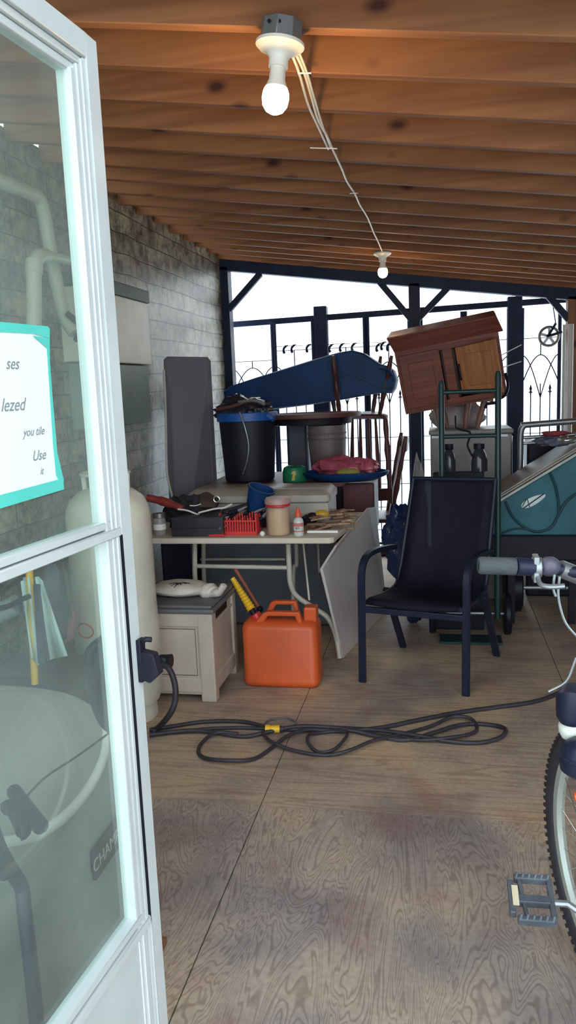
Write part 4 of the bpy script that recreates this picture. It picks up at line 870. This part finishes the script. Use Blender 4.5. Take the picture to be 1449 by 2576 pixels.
fr_ = MB().box((-hw, -.016, -hh), (-hw+.035, .002, hh-.04)).box((hw-.035, -.016, -hh), (hw, .002, hh-.04)).box((-hw+.035, -.016, hh-.085), (hw-.035, .002, hh-.04)).box((-hw+.035, -.016, -hh), (hw-.035, .002, -hh+.035)).box((-.03, -.015, -hh+.03), (.03, .002, hh-.08))
cput(fr_, 'face_frame', M_cherry, ang=0, bevel=.003)
d1 = cput(MB().box((-hw+.02, -.034, -hh+.02), (-.045, -.016, hh-.07)), 'door', M_cherry, ang=0, bevel=.004)
cput(MB().box((-hw+.07, -.040, -hh+.075), (-.095, -.033, hh-.125)), 'raised_panel', M_cherry, d1, ang=0, bevel=.006)
cput(MB().box((-.04, -.012, -hh+.04), (.045, .02, hh-.09)), 'dark_opening', mat('cab_dark', (.03, .015, .015), .7), ang=0)
DMx = Matrix.Translation(Vector((.05, -.03, 0))) @ Matrix.Rotation(math.radians(-14), 4, 'Z')
def sub_(lo, hi): b = MB().box(lo, hi, DMx); return b
d2b = MB(); d2b.prism([DMx @ Vector(p) for p in ((-.0, 0, -hh+.055), (.255, 0, -hh+.03), (.255, 0, hh-.07), (.0, 0, hh-.085))], (0, .02, 0))
d2 = cput(d2b, 'door', M_oak, ang=0, bevel=.004)
cput(sub_((.05, -.007, -hh+.10), (.21, .0, hh-.13)), 'raised_panel', M_oak, d2, ang=0, bevel=.006)
cput(MB().tube([DMx @ Vector((.012, -.008, -.07)), DMx @ Vector((.012, -.02, -.05)), DMx @ Vector((.012, -.02, .01)), DMx @ Vector((.012, -.008, .03))], .006, 8), 'door_handle', M_black, d2)
# green hand truck
ht = thing('hand_truck', (.17, 4.42, 0), 'dark green tubular hand truck upright behind the black chair', 'hand truck')
M_gt = mat('dark_green_paint', (.012, .045, .045), .4, .1, .15)
xl_, xr_ = P(1110, 1000, 4.42).x, P(1253, 1000, 4.42).x
for x, zt in ((xl_, 1.475), (xr_, 1.515)): MB().tube([(x, 4.42, .12), (x, 4.42, zt-.02), (x, 4.42, zt)], [.017, .017, .010], 12).build('upright', M_gt, ht)
for z in (1.41, 1.165, .8, .4): MB().tube([(xl_, 4.42, z), (xr_, 4.42, z+.0)], .012, 10).build('crossbar', M_gt, ht)
MB().box((xl_-.02, 4.30, .0), (xr_+.02, 4.44, .015)).build('toe_plate', M_gt, ht, ang=0)
for x in (xl_-.06, xr_+.06): MB().tube([(x-.02, 4.50, .125), (x+.02, 4.50, .125)], .12, 24).build('wheel', M_black, ht, bevel=.01)
MB().tube([(xl_-.06, 4.50, .125), (xr_+.06, 4.50, .125)], .01, 8).build('axle', M_steel, ht)
MB().tube([(xr_, 4.42, 1.345), (xr_-.06, 4.40, 1.34), (xr_-.07, 4.39, 1.32)], .009, 8).tube(smooth_pts([(xr_, 4.44, 1.36), (xr_+.04, 4.48, 1.38), (xr_+.06, 4.52, 1.43), (xr_+.05, 4.57, 1.50)], 4), .008, 8).build('hook_strap', M_black, ht)
# black crate with bottles, hook wire
tag(MB().box((-.04, 4.57, .0), (.25, 4.62, .95)).build('black_board', M_black, ang=0, bevel=.006), 'black upright board behind the back of the chair', 'board')
for px, w_, lab in ((1130, .028, 'slim dark bottle behind the left of the chair back'), (1205, .036, 'wide-necked dark bottle behind the right of the chair back')):
    c = P(px, 1190, 4.595); c.z = .95; t = thing('dark_bottle', c, lab, 'bottle', 'dark bottles behind the chair')
    MB().lathe([(w_*1.35, 0), (w_*1.35, .06), (w_*1.1, .10), (w_*.75, .125), (w_*.7, .13)], c, 18).build('bottle', mat('dark_glass', (.03, .035, .05), .15, 0, .2), t)
    MB().lathe([(w_*.85, .128), (w_*.9, .13), (w_*.9, .16), (.0001, .162)], c, 18).build('cap', M_black, t)
hk = thing('hooked_rod', P(1170, 1110, 4.56), 'thin black bent rod standing above the dark bottles', 'rod')
MB().tube(smooth_pts([P(1146, 1046, 4.56), P(1147, 1072, 4.56), P(1155, 1080, 4.56), P(1180, 1086, 4.56), P(1183, 1096, 4.56), P(1176, 1118, 4.56), P(1182, 1136, 4.56), P(1190, 1150, 4.56)], 5), .0058, 8).build('rod', M_black, hk)
# blue bundle
bb = P(1003, 1375, 4.55); bu = thing('blue_bag', (bb.x, 4.55, 0), 'glossy dark blue plastic bag bundle left of the chair', 'bag')
MB().blob((bb.x+.02, 4.68, .50), .10, (1.15, 1.0, 2.3), .32, 2.6, 40, 21).blob((bb.x+.08, 4.70, .24), .11, (1.0, 1.0, 2.0), .25, 2.4, 34, 24).build('bag', mat('glossy_navy_bag', (.012, .03, .10), .16, 0, .3, 10, bump=.9, bscale=22), bu)
for i in range(7):
    a = P(990+i*4, 1315+i*16, 4.47); MB().tube(smooth_pts([a, a+Vector((.03, -.01, .03)), a+Vector((.05, 0, -.01)), a+Vector((.03, 0, -.05))], 4), .005, 6).build('strap_loop', mat('glossy_navy_bag', (.012, .03, .10)), bu)

# ================================================================ PATIO CHAIR
FL, FR, BL, BR = Vector((-.39, 3.698, 0)), Vector((.111, 3.567, 0)), Vector((-.211, 4.234, 0)), Vector((.292, 4.129, 0))
ch = thing('patio_chair', (FL+FR+BL+BR)/4, 'black metal patio armchair with dark sling seat', 'chair')
def legp(F_, B_, side):
    hd = (B_-F_).normalized()
    top = [F_+Vector((0, 0, 0)), F_+hd*.012+Vector((0, 0, .38)), F_+hd*.018+Vector((0, 0, .54)), F_+hd*.045+Vector((0, 0, .60)), F_+hd*.10+Vector((0, 0, .628)), F_+hd*.20+Vector((0, 0, .632)), F_+hd*.36+Vector((0, 0, .615)), F_+hd*.46+Vector((0, 0, .60))]
    return top, hd
for F_, B_, s_ in ((FL, BL, -1), (FR, BR, 1)):
    pts, hd = legp(F_, B_, s_); sm = [pts[0]]+smooth_pts(pts[1:], 5)
    lat = Vector((hd.y, -hd.x, 0)); b = MB()
    vs = []; n = len(sm)
    for i, p in enumerate(sm):
        d = (sm[min(i+1, n-1)]-sm[max(i-1, 0)]).normalized(); q = lat.cross(d).normalized()
        for k in range(10):
            a = 2*PI*k/10+.314; vs.append(p+lat*(max(-1, min(1, 1.25*math.cos(a)))*.019)+q*(max(-1, min(1, 1.25*math.sin(a)))*.0125))
    b.add(vs, [(i*10+k, i*10+(k+1) % 10, (i+1)*10+(k+1) % 10, (i+1)*10+k) for i in range(n-1) for k in range(10)]+[list(range(10)), [(n-1)*10+k for k in range(10)]])
    b.build('front_leg_and_arm', M_navyframe, ch, ang=30)
    # rear leg: from the floor forward to the seat
    jo = F_+hd*.33+Vector((0, 0, .40)); MB().bar(B_+Vector((0, 0, .0)), jo-Vector((0, 0, 0)), .036, .022).build('rear_leg', M_navyframe, ch, ang=0, bevel=.004)
wl = (FR-FL).normalized(); hd = (BL-FL).normalized()
def cp(u, v, z): return FL+(FR-FL)*u+hd*v+Vector((0, 0, z))
MB().bar(cp(.02, .01, .375), cp(.98, .01, .375), .022, .03).bar(cp(.02, .05, .405), cp(.98, .05, .405), .02, .012).build('front_rail', M_navyframe, ch, ang=0, bevel=.003)
for u, uu in ((.05, .115), (.95, .965)):
    MB().tube(smooth_pts([cp(u, .0, .415), cp(u, .2, .395), cp(u, .40, .40), cp(u, .46, .46), cp(u*.6+uu*.4, .50, .62), cp(u*.2+uu*.8, .56, .82), cp(uu, .60, .955)], 5), .013, 10).build('side_rail', M_navyframe, ch)
MB().tube([cp(.115, .60, .955), cp(.965, .60, .955)], .012, 10).build('top_rail', M_navyframe, ch)
MB().tube([cp(.02, .42, .385), cp(.98, .42, .385)], .012, 10).build('rear_rail', M_navyframe, ch)
pr2 = smooth_pts([(.0, .422), (.015, .43), (.2, .405), (.40, .405), (.455, .46), (.495, .62), (.555, .82), (.60, .96)], 5) if False else None
prof = [(-.005, .405), (.0, .425), (.03, .43), (.2, .408), (.36, .402), (.43, .425), (.465, .50), (.495, .62), (.545, .80), (.585, .93), (.598, .962)]
vs = []
for v, z in prof:
    for j in range(9): uo = .065*max(0, min(1, (z-.45)/.45)); vs.append(cp(.06+uo+(.88-uo*.8)*j/8, v, z-.012*math.sin(PI*j/8)*(1 if z < .43 else 0))+hd*(.018*math.sin(PI*j/8) if z > .45 else 0))
def sling_mat():
    m = mat('dark_sling_mesh', (.010, .010, .022), .6, 0, .3, 5, spec=.15)
    m.node_tree.nodes['Principled BSDF'].inputs['Alpha'].default_value = .93; return m
MB().add(vs, [(i*9+j, i*9+j+1, (i+1)*9+j+1, (i+1)*9+j) for i in range(len(prof)-1) for j in range(8)]).build('sling', sling_mat(), ch, ang=60, solid=.003)

# ================================================================ TEAL BIKE TRAILER
TD = 4.64
tr = thing('bike_trailer', (.85, 4.75, 0), 'teal cargo trailer tub with sloping pale cover at right', 'trailer')
q = [(1233, 1277), (1449, 1146), (1560, 1078), (1640, 1085), (1640, 1350), (1232, 1350)]
side_ = [P(x, y, TD) for x, y in q]
dvec = Vector((.0, .55, 0))
MB().prism(side_, (0, .48, 0)).build('side', M_teal, tr, ang=0, bevel=.008)
a0, a1, a2 = P(1231, 1275, TD-.02), P(1449, 1143, TD-.02), P(1560, 1075, TD-.02)
up_ = Vector((0, 0, .012))
mcv = mat('dusty_pale_cover', (.34, .285, .27), .45, 0, .22, 7, stretch=(1, 2, 1), bump=.15)
MB().prism([a0+up_, a1+up_, a2+up_, a2+up_+Vector((.02, .50, .0)), a1+up_+Vector((0, .50, .0)), a0+up_+Vector((0, .50, .0))], (0, 0, .014)).build('cover', mcv, tr, ang=0, bevel=.004)
MB().tube([a0+Vector((0, -.006, 0)), a1+Vector((0, -.006, 0)), a2+Vector((0, -.006, 0))], .008, 8).tube([a0+Vector((0, .03, .028)), a1+Vector((0, .03, .028)), a2+Vector((0, .03, .028))], .004, 8).build('edge_piping', mat('pale_piping', (.55, .60, .56), .35), tr)
b0, b1 = P(1231, 1348, TD-.04), P(1640, 1348, TD-.04)
MB().prism([b0, b1, b1-Vector((0, 0, .15)), b0-Vector((-.02, 0, .15))], (0, .55, 0)).build('black_base', M_black, tr, ang=0, bevel=.01)
for x in (.40, .75):
    MB().box((x, 4.72, .0), (x+.04, 4.76, .45)).build('leg', M_black, tr, ang=0)
wc = P(1290, 1470, 5.0); MB().tube([(wc.x-.055, 5.0, .15), (wc.x-.045, 5.0, .15), (wc.x+.045, 5.0, .15), (wc.x+.055, 5.0, .15)], [.13, .15, .15, .13], 28).build('wheel', M_black, tr)
MB().tube([(wc.x+.6, 5.0, .15), (wc.x+.7, 5.0, .15)], .15, 28).build('wheel', M_black, tr); MB().tube([(wc.x, 5.0, .15), (wc.x+.7, 5.0, .15)], .012, 8).build('axle', M_steel, tr)
MB().bar((wc.x+.3, 5.0, .15), (wc.x+.3, 5.0, .45), .04, .04).build('axle_post', M_black, tr)
cd_ = smooth_pts([P(1272, 1262, TD-.015), P(1290, 1300, TD-.015), P(1322, 1328, TD-.015), P(1355, 1338, TD-.015), P(1388, 1325, TD-.015), P(1408, 1290, TD-.015), P(1425, 1262, TD-.015), P(1455, 1240, TD-.015), P(1480, 1235, TD-.015)], 5)
MB().tube(cd_, .007, 8).build('hanging_cord', mat('dark_teal_cord', (.010, .06, .075), .5), tr)
MB().tube(smooth_pts([P(1384, 1190, TD-.015), P(1398, 1225, TD-.015), P(1405, 1262, TD-.015), P(1406, 1290, TD-.018)], 5), .007, 8).build('hanging_cord', mat('dark_teal_cord', (.010, .06, .075)), tr)
MB().tube(smooth_pts([P(1262, 1342, TD-.015), P(1300, 1330, TD-.015), P(1340, 1334, TD-.02)], 5), .005, 8).build('hanging_cord', mat('dark_teal_cord', (.010, .06, .075)), tr)
em = P(1342, 1260, TD-.008); ca, sa = math.cos(.48), math.sin(.48)
el = lambda a, b_: em+Vector((a*ca-b_*sa, 0, a*sa+b_*ca))
MB().prism([el(.075*math.cos(t), .024*math.sin(t)*(1-.25*math.cos(t))) for t in np.linspace(0, 2*PI, 29)[:-1]], (0, .006, 0)).build('emblem', mat('silver_emblem', (.45, .52, .50), .35, .3), tr, ang=0)
MB().bar(el(-.07, -.012)-Vector((0, .003, 0)), el(.07, .010)-Vector((0, .003, 0)), .004, .006).bar(el(-.035, -.022)-Vector((0, .003, 0)), el(-.025, .03)-Vector((0, .003, 0)), .004, .006).bar(el(-.07, -.0)-Vector((0, .003, 0)), el(-.03, .028)-Vector((0, .003, 0)), .004, .004).build('emblem_mark', M_dirt, tr, ang=0)
c = P(1395, 1110, 4.85); tag(MB().blob(c+Vector((0, 0, .0)), .06, (1.9, .9, .5), .35, 3.2, 30, 31).build('grey_rag', mat('blue_grey_rag', (.12, .12, .19), .8, 0, .35, 14, bump=.6, bscale=20)), 'crumpled blue-grey rag on the trailer cover', 'rag')
c = P(1398, 1091, 4.9); tag(MB().blob(c, .032, (2.6, .8, .55), .35, 4, 26, 33).build('red_rag', mat('dull_red_rag', (.30, .05, .06), .8, 0, .3, bump=.5)), 'dull red rag on top of the blue-grey rag', 'rag')
c = P(1428, 1106, 4.8); tag(MB().blob(c, .035, (1.6, .8, .7), .35, 4, 24, 35).build('foil', M_chrome), 'crumpled silver foil at the right of the rags', 'foil')
# bent metal tube frame behind
tf = thing('tube_frame', (.75, 5.25, 0), 'bent metal tube frame behind the trailer', 'frame')
MB().tube([(.51, 5.2, .0), (.51, 5.2, .9)]+smooth_pts([(.512, 5.2, 1.10), (.518, 5.2, 1.145), (.535, 5.2, 1.168), (.58, 5.2, 1.175), (1.3, 5.2, 1.21)], 6), .020, 14).build('tube', M_steel, tf)
MB().tube([(.53, 5.22, 1.09), (1.3, 5.22, 1.12)], .012, 10).tube([(.53, 5.24, 1.05), (1.3, 5.24, 1.08)], .008, 10).tube([(1.28, 5.2, 0), (1.28, 5.2, 1.2)], .02, 12).build('rail', M_chrome, tf)
MB().tube([(.455, 5.3, .0), (.455, 5.3, 1.10)], .016, 12).build('rear_tube', M_chrome, tf)
tag(MB().box((.56, 5.26, .02), (1.25, 5.5, 1.06)).build('dark_appliance', M_black, ang=0, bevel=.015), 'dark boxy appliance behind the bent tube frame', 'appliance')
tag(MB().box((.93, 3.62, .0), (1.3, 3.9, .03)).build('pale_slab', mat('pale_slab', (.33, .32, .30), .7), ang=0, bevel=.003), 'pale thin slab on the floor at the right edge', 'slab')

# ================================================================ BICYCLE
bk = thing('bicycle', (.40, 1.7, 0), 'bicycle at the right edge with knobbly front wheel and foam handlebar grip', 'bicycle')
an_ = math.radians(-15); e = Vector((math.sin(an_), math.cos(an_), 0)); HB = Vector((.378, 1.752, .335)); ax = Vector((e.y, -e.x, 0)); Z = Vector((0, 0, 1))
def wp(a, r, o=0.0): return HB+e*(math.cos(a)*r)+Z*(math.sin(a)*r)+ax*o
ti = MB(); ti.tube([wp(2*PI*i/72, .309) for i in range(72)], .024, 12, closed=True)
tire = ti.build('tyre', M_rubber, bk)
kn_ = MB()
for i in range(100):
    a = 2*PI*i/100
    for o, rr_ in ((-.018, .328), (0, .334), (.018, .328)):
        a2 = a+(.03 if o == 0 else 0); kn_.bar(wp(a2-.013, rr_-.003, o), wp(a2+.013, rr_-.003, o), .011, .009, up=(wp(a2, 1)-HB))
kn_.build('tread', M_rubber, tire, ang=0)
rm = MB(); N_ = 64; vs = []
for i in range(N_):
    a = 2*PI*i/N_
    for rr_, o in ((.288, -.013), (.288, .013), (.270, .011), (.262, 0), (.270, -.011)): vs.append(wp(a, rr_, o))
rm.add(vs, [(i*5+k, i*5+(k+1) % 5, ((i+1) % N_)*5+(k+1) % 5, ((i+1) % N_)*5+k) for i in range(N_) for k in range(5)]); rm.build('rim', mat('silver_rim', (.62, .68, .64), .3, .5, .05), bk, ang=25)
spk = MB()
for i in range(32):
    a = 2*PI*i/32; o = .03 if i % 2 else -.03; spk.tube([HB+ax*o+e*(math.cos(a+.8*(1 if i % 4 < 2 else -1))*.022)+Z*(math.sin(a+.8*(1 if i % 4 < 2 else -1))*.022), wp(a, .266)], .0012, 5)
spk.build('spokes', M_chrome, bk)
MB().cyl(HB-ax*.035, HB+ax*.035, .016).cyl(HB-ax*.036, HB-ax*.030, .026).cyl(HB+ax*.030, HB+ax*.036, .026).build('hub', M_steel, bk)
M_fork = mat('white_fork', (.72, .76, .66), .3, 0, .05)
# fork: crown behind/above the wheel
HT = Vector((.50, 1.60, .74))-Vector((.0, 0, 0)); rake = Vector((-.03, .05, 0))
crown = HB-e*.02+Z*.395
crown = HB-e*.07+Z*.385
for o in (-.062, .062):
    b0 = HB+ax*o; t0 = crown+ax*o; d_ = t0-b0
    MB().tube([b0, b0+d_*.12, b0+d_*.45, b0+d_*.60], [.012, .017, .02, .021], 14).build('fork_leg', M_fork, bk)
    MB().tube([b0+d_*.60, b0+d_*.64], .026, 16).build('seal_ring', M_fork, bk)
    MB().tube([b0+d_*.64, b0+d_*.98], [.029, .026], 16).build('fork_boot', M_navyframe, bk)
    MB().bar(b0+d_*.50-e*.03, b0+d_*.66-e*.045, .022, .03).build('brake_arm', M_black, bk, bevel=.004)
    MB().bar(b0+d_*.52-e*.02-ax*o*.55, b0+d_*.52+e*.05-ax*o*.55, .012, .016).build('brake_pad', M_black, bk)
MB().bar(crown-ax*.085, crown+ax*.085, .05, .045).build('fork_crown', M_navyframe, bk, bevel=.01)
# black lamp bodies on the left side of the fork
lp0 = P(1440, 1790, 1.60); MB().tube([P(1441, 1748, 1.62), P(1440, 1755, 1.60), P(1437, 1805, 1.59), P(1436, 1818, 1.59)], [.026, .033, .030, .022], 20).build('front_lamp', M_navyframe, bk)
lp1 = P(1447, 1905, 1.56); MB().lathe([(.0001, .040), (.020, .038), (.036, .026), (.044, .006), (.045, -.004), (.041, -.026), (.026, -.038), (.0001, -.042)], lp1+Vector((.012, 0, 0)), 26).lathe([(.044, .010), (.0475, .007), (.0475, .002), (.044, -.001)], lp1+Vector((.012, 0, 0)), 26).build('reflector_housing', M_navyframe, bk)
MB().tube([P(1434, 1816, 1.60), P(1433, 1826, 1.60), P(1431, 1842, 1.60), P(1429, 1856, 1.60)], [.020, .023, .021, .013], 18).build('white_collar', M_fork, bk)
MB().cyl(P(1444, 2003, 1.66), P(1470, 2003, 1.66), .009).build('orange_reflector', mat('orange_refl', (.7, .12, .03), .3), bk)
MB().tube([crown-ax*.06, crown-ax*.085-e*.03, lp0+Vector((.01, 0, -.01))], .009, 8).tube([crown-ax*.08, lp1+Vector((.02, .01, .02))], .009, 8).build('lamp_mount', M_black, bk)
# steering column, bar, grips, levers
stem = Vector((.40, 1.66, 1.03)); MB().tube([crown, crown+(stem-crown)*.35, stem], [.018, .017, .014], 12).build('steerer', M_navyframe, bk)
bl_, br_ = P(1203, 1422, 1.66), Vector((.72, 1.70, 1.075)); mid = Vector((.40, 1.69, 1.06))
hbp = smooth_pts([bl_, P(1290, 1425, 1.67), P(1385, 1428, 1.69), P(1449, 1440, 1.70), mid, br_-Vector((.2, 0, 0)), br_], 5)
MB().tube(hbp, .0125, 12).build('handlebar', M_navyframe, bk)
MB().bar(stem, mid, .035, .035).build('stem', M_navyframe, bk, bevel=.006)
M_grip = mat('grey_foam_grip', (.060, .068, .075), .8, 0, .15, 40, bump=.3, bscale=80)
g0, g1 = P(1203, 1422, 1.66), P(1298, 1425, 1.67); g2 = P(1342, 1427, 1.68)
MB().tube([g0, g0+(g1-g0)*.06, g1-(g1-g0)*.04, g1], [.016, .019, .019, .017], 16).build('grip', M_grip, bk)
MB().tube([g1, g1+(g2-g1)*.05, g2], [.018, .020, .018], 16).build('twist_shifter', M_navyframe, bk)
k0 = P(1350, 1427, 1.685)
MB().tube([k0-Vector((.010, 0, 0)), k0+Vector((.010, 0, 0))], .022, 16).box((k0.x-.008, k0.y-.02, k0.z-.03), (k0.x+.004, k0.y+.02, k0.z+.026)).build('clamp', M_steel, bk, bevel=.002)
k1 = P(1382, 1425, 1.69); MB().sph(k1, .022, (1.1, .9, 1), 14).build('bell', mat('grey_violet', (.09, .08, .12), .4), bk)
MB().tube(smooth_pts([P(1352, 1450, 1.67), P(1360, 1470, 1.65), P(1385, 1476, 1.64), P(1420, 1474, 1.64)], 4), .0055, 8).build('brake_lever', M_steel, bk)
MB().tube([P(1408, 1430, 1.70), P(1460, 1450, 1.72), P(1500, 1455, 1.73)], .019, 12).build('shifter_body', M_steel, bk)
for pts in ([(1408, 1450), (1404, 1490), (1410, 1530), (1425, 1570), (1455, 1605)], [(1395, 1445), (1392, 1480), (1398, 1500)], [(1449, 1655), (1440, 1680), (1430, 1705), (1415, 1722), (1380, 1740)]):
    MB().tube(smooth_pts([P(x, y, 1.66) for x, y in pts], 5), .003, 8).build('cable', M_steel, bk)
# frame
BBk = Vector((.385, 1.26, .31)); seatc = Vector((.50, 1.10, .78)); headt, headb = crown+(stem-crown)*.75, crown+(stem-crown)*.15
M_fr = mat('dark_red_frame', (.20, .02, .02), .3, 0, .1)
off = Vector((.12, -.02, 0))
MB().tube([headb+Vector((.02, 0, 0)), BBk+off], .019, 12).tube([headt+Vector((.02, 0, 0)), seatc], .016, 12).tube([BBk+off, seatc, seatc+Vector((.01, -.03, .12))], .016, 12).build('frame', M_fr, bk)
MB().cyl(BBk+off-Vector((.045, 0, 0)), BBk+off+Vector((.05, 0, 0)), .022).build('bottom_bracket', M_steel, bk)
pa = Vector((.245, 1.435, .443)); cs = BBk+off+Vector((-.05, 0, 0))
MB().bar(cs, Vector((.275, 1.42, .43)), .018, .028).build('crank_arm', M_navyframe, bk, bevel=.004)
RH = BBk+Vector((.25, -.45, .03)); 
MB().tube([RH+(Vector((math.cos(2*PI*i/48)*.12, math.cos(2*PI*i/48)*-.28, math.sin(2*PI*i/48)*.305))) for i in range(48)], .024, 10, closed=True).build('rear_tyre', M_rubber, bk)
MB().tube([RH, BBk+off], .012, 8).tube([RH, seatc], .010, 8).build('rear_stays', M_fr, bk)
# pedal cage (flat platform with open windows)
pd = MB(); pc_ = P(1337, 2263, 1.45); ux = Vector((1, .02, .0)); uy = Vector((0, .93, .25)).normalized(); uz = ux.cross(uy)
def pq(u, v, w_): return pc_+ux*u+uy*v+uz*w_
hw_, hl = .038, .048
for v in (-hl, hl):
    pd.bar(pq(-hw_*.8, v, 0), pq(hw_, v, 0), .012, .016, up=uz)
    for k in range(6): 
        u = -hw_*.7+k*hw_*1.6/5; pd.bar(pq(u, v-.005, .004), pq(u+.004, v+.005, .012), .006, .006)
pd.bar(pq(-hw_, -hl*.8, 0), pq(-hw_, hl*.8, 0), .012, .016, up=uz); pd.bar(pq(hw_, -hl, 0), pq(hw_, hl, 0), .010, .016, up=uz)
pd.bar(pq(-hw_, -.004, 0), pq(hw_, -.004, 0), .018, .016, up=uz); pd.bar(pq(-hw_*.3, -hl, 0), pq(-hw_*.55, hl, 0), .008, .012, up=uz)
po = pd.build('pedal', mat('grey_pedal', (.085, .10, .12), .45, .2, .3, 20), bk, ang=0, bevel=.002)
MB().bar(pq(-hw_*.82, -.022, .009), pq(-hw_*.82, .022, .009), .012, .004, up=uz).build('pedal_reflector', mat('pale_reflector', (.62, .52, .38), .25), po, ang=0)
MB().tube([pq(hw_, -.004, 0), pq(hw_+.03, -.004, 0), Vector((.290, 1.42, .432))], .007, 8).build('pedal_axle', M_steel, po)

# ================================================================ CORDS ON THE FLOOR
def fcord(pts, r, z0=None, k=5, lift=None):
    q = []
    for i, p in enumerate(pts):
        v = F(p[0], p[1], r); v.z = r+(lift[i] if lift else .0); q.append(v)
    return smooth_pts(q, k)
ec = thing('extension_cord', F(690, 1835), 'black extension cord with yellow connector snaking across the floor', 'cord')
MB().tube(fcord([(376, 1836), (440, 1826), (500, 1817), (560, 1814), (620, 1817), (668, 1829)], .009), .009, 10).build('cable', M_rubber, ec)
MB().tube(fcord([(703, 1834), (780, 1836), (850, 1838), (950, 1832), (1050, 1812), (1150, 1793), (1250, 1779), (1340, 1766), (1400, 1746), (1500, 1700)], .010), .010, 10).build('cable', M_rubber, ec)
MB().tube(fcord([(376, 1846), (450, 1840), (530, 1833), (610, 1831), (668, 1833)], .008), .008, 10).build('cable', M_rubber, ec)
y0_, y1_ = F(668, 1834, .02), F(704, 1834, .02); MB().tube([y0_, y0_+(y1_-y0_)*.3, y0_+(y1_-y0_)*.35, y1_], [.019, .019, .016, .017], 14).build('yellow_connector', M_yellow, ec)
MB().tube([y1_, y1_+(y1_-y0_)*.25], [.015, .010], 12).build('plug_end', M_rubber, ec)
lf = lambda n, a=.012: [a*(.5+.5*math.sin(i*1.7)) for i in range(n)]
hc = [(376, 1852), (480, 1844), (560, 1849), (620, 1853), (690, 1842), (760, 1833), (850, 1832), (950, 1838), (1040, 1855), (1120, 1868), (1200, 1869), (1255, 1860), (1273, 1845), (1255, 1830), (1200, 1821), (1150, 1830), (1090, 1850), (1020, 1863), (950, 1853), (900, 1846)]
ah = thing('rubber_hose', F(900, 1860), 'tangled loops of dark rubber hose lying on the plywood floor', 'hose')
MB().tube(fcord(hc, .009, lift=lf(len(hc))), .009, 10).build('hose', M_rubber, ah)
c3 = [(600, 1851), (545, 1852), (508, 1872), (500, 1895), (525, 1916), (590, 1922), (640, 1910), (680, 1886), (720, 1862), (765, 1843), (820, 1836)]
MB().tube(fcord(c3, .008, lift=lf(len(c3), .016)), .008, 10).build('hose', M_rubber, ah)
c4 = [(662, 1848), (680, 1874), (740, 1892), (820, 1900), (880, 1895), (940, 1872), (1000, 1851), (1080, 1830), (1140, 1812), (1185, 1815), (1200, 1832), (1185, 1850), (1130, 1866), (1050, 1866), (960, 1850), (860, 1840)]
MB().tube(fcord(c4, .0075, lift=lf(len(c4), .018)), .0075, 10).build('hose', M_rubber, ah)
c5 = [(874, 1850), (868, 1870), (840, 1890), (800, 1892), (775, 1876), (778, 1858), (800, 1846), (840, 1842)]
MB().tube([*fcord(c5+[c5[0]], .007, lift=lf(len(c5)+1, .02))], .007, 10).build('hose', M_rubber, ah)
tw_ = thing('thin_cord', F(710, 1812), 'thin grey cord looping above the yellow connector', 'cord')
MB().tube(fcord([(668, 1832), (668, 1818), (690, 1808), (725, 1807), (745, 1818), (735, 1828)], .006), .005, 8).build('cord', M_greyl, tw_)
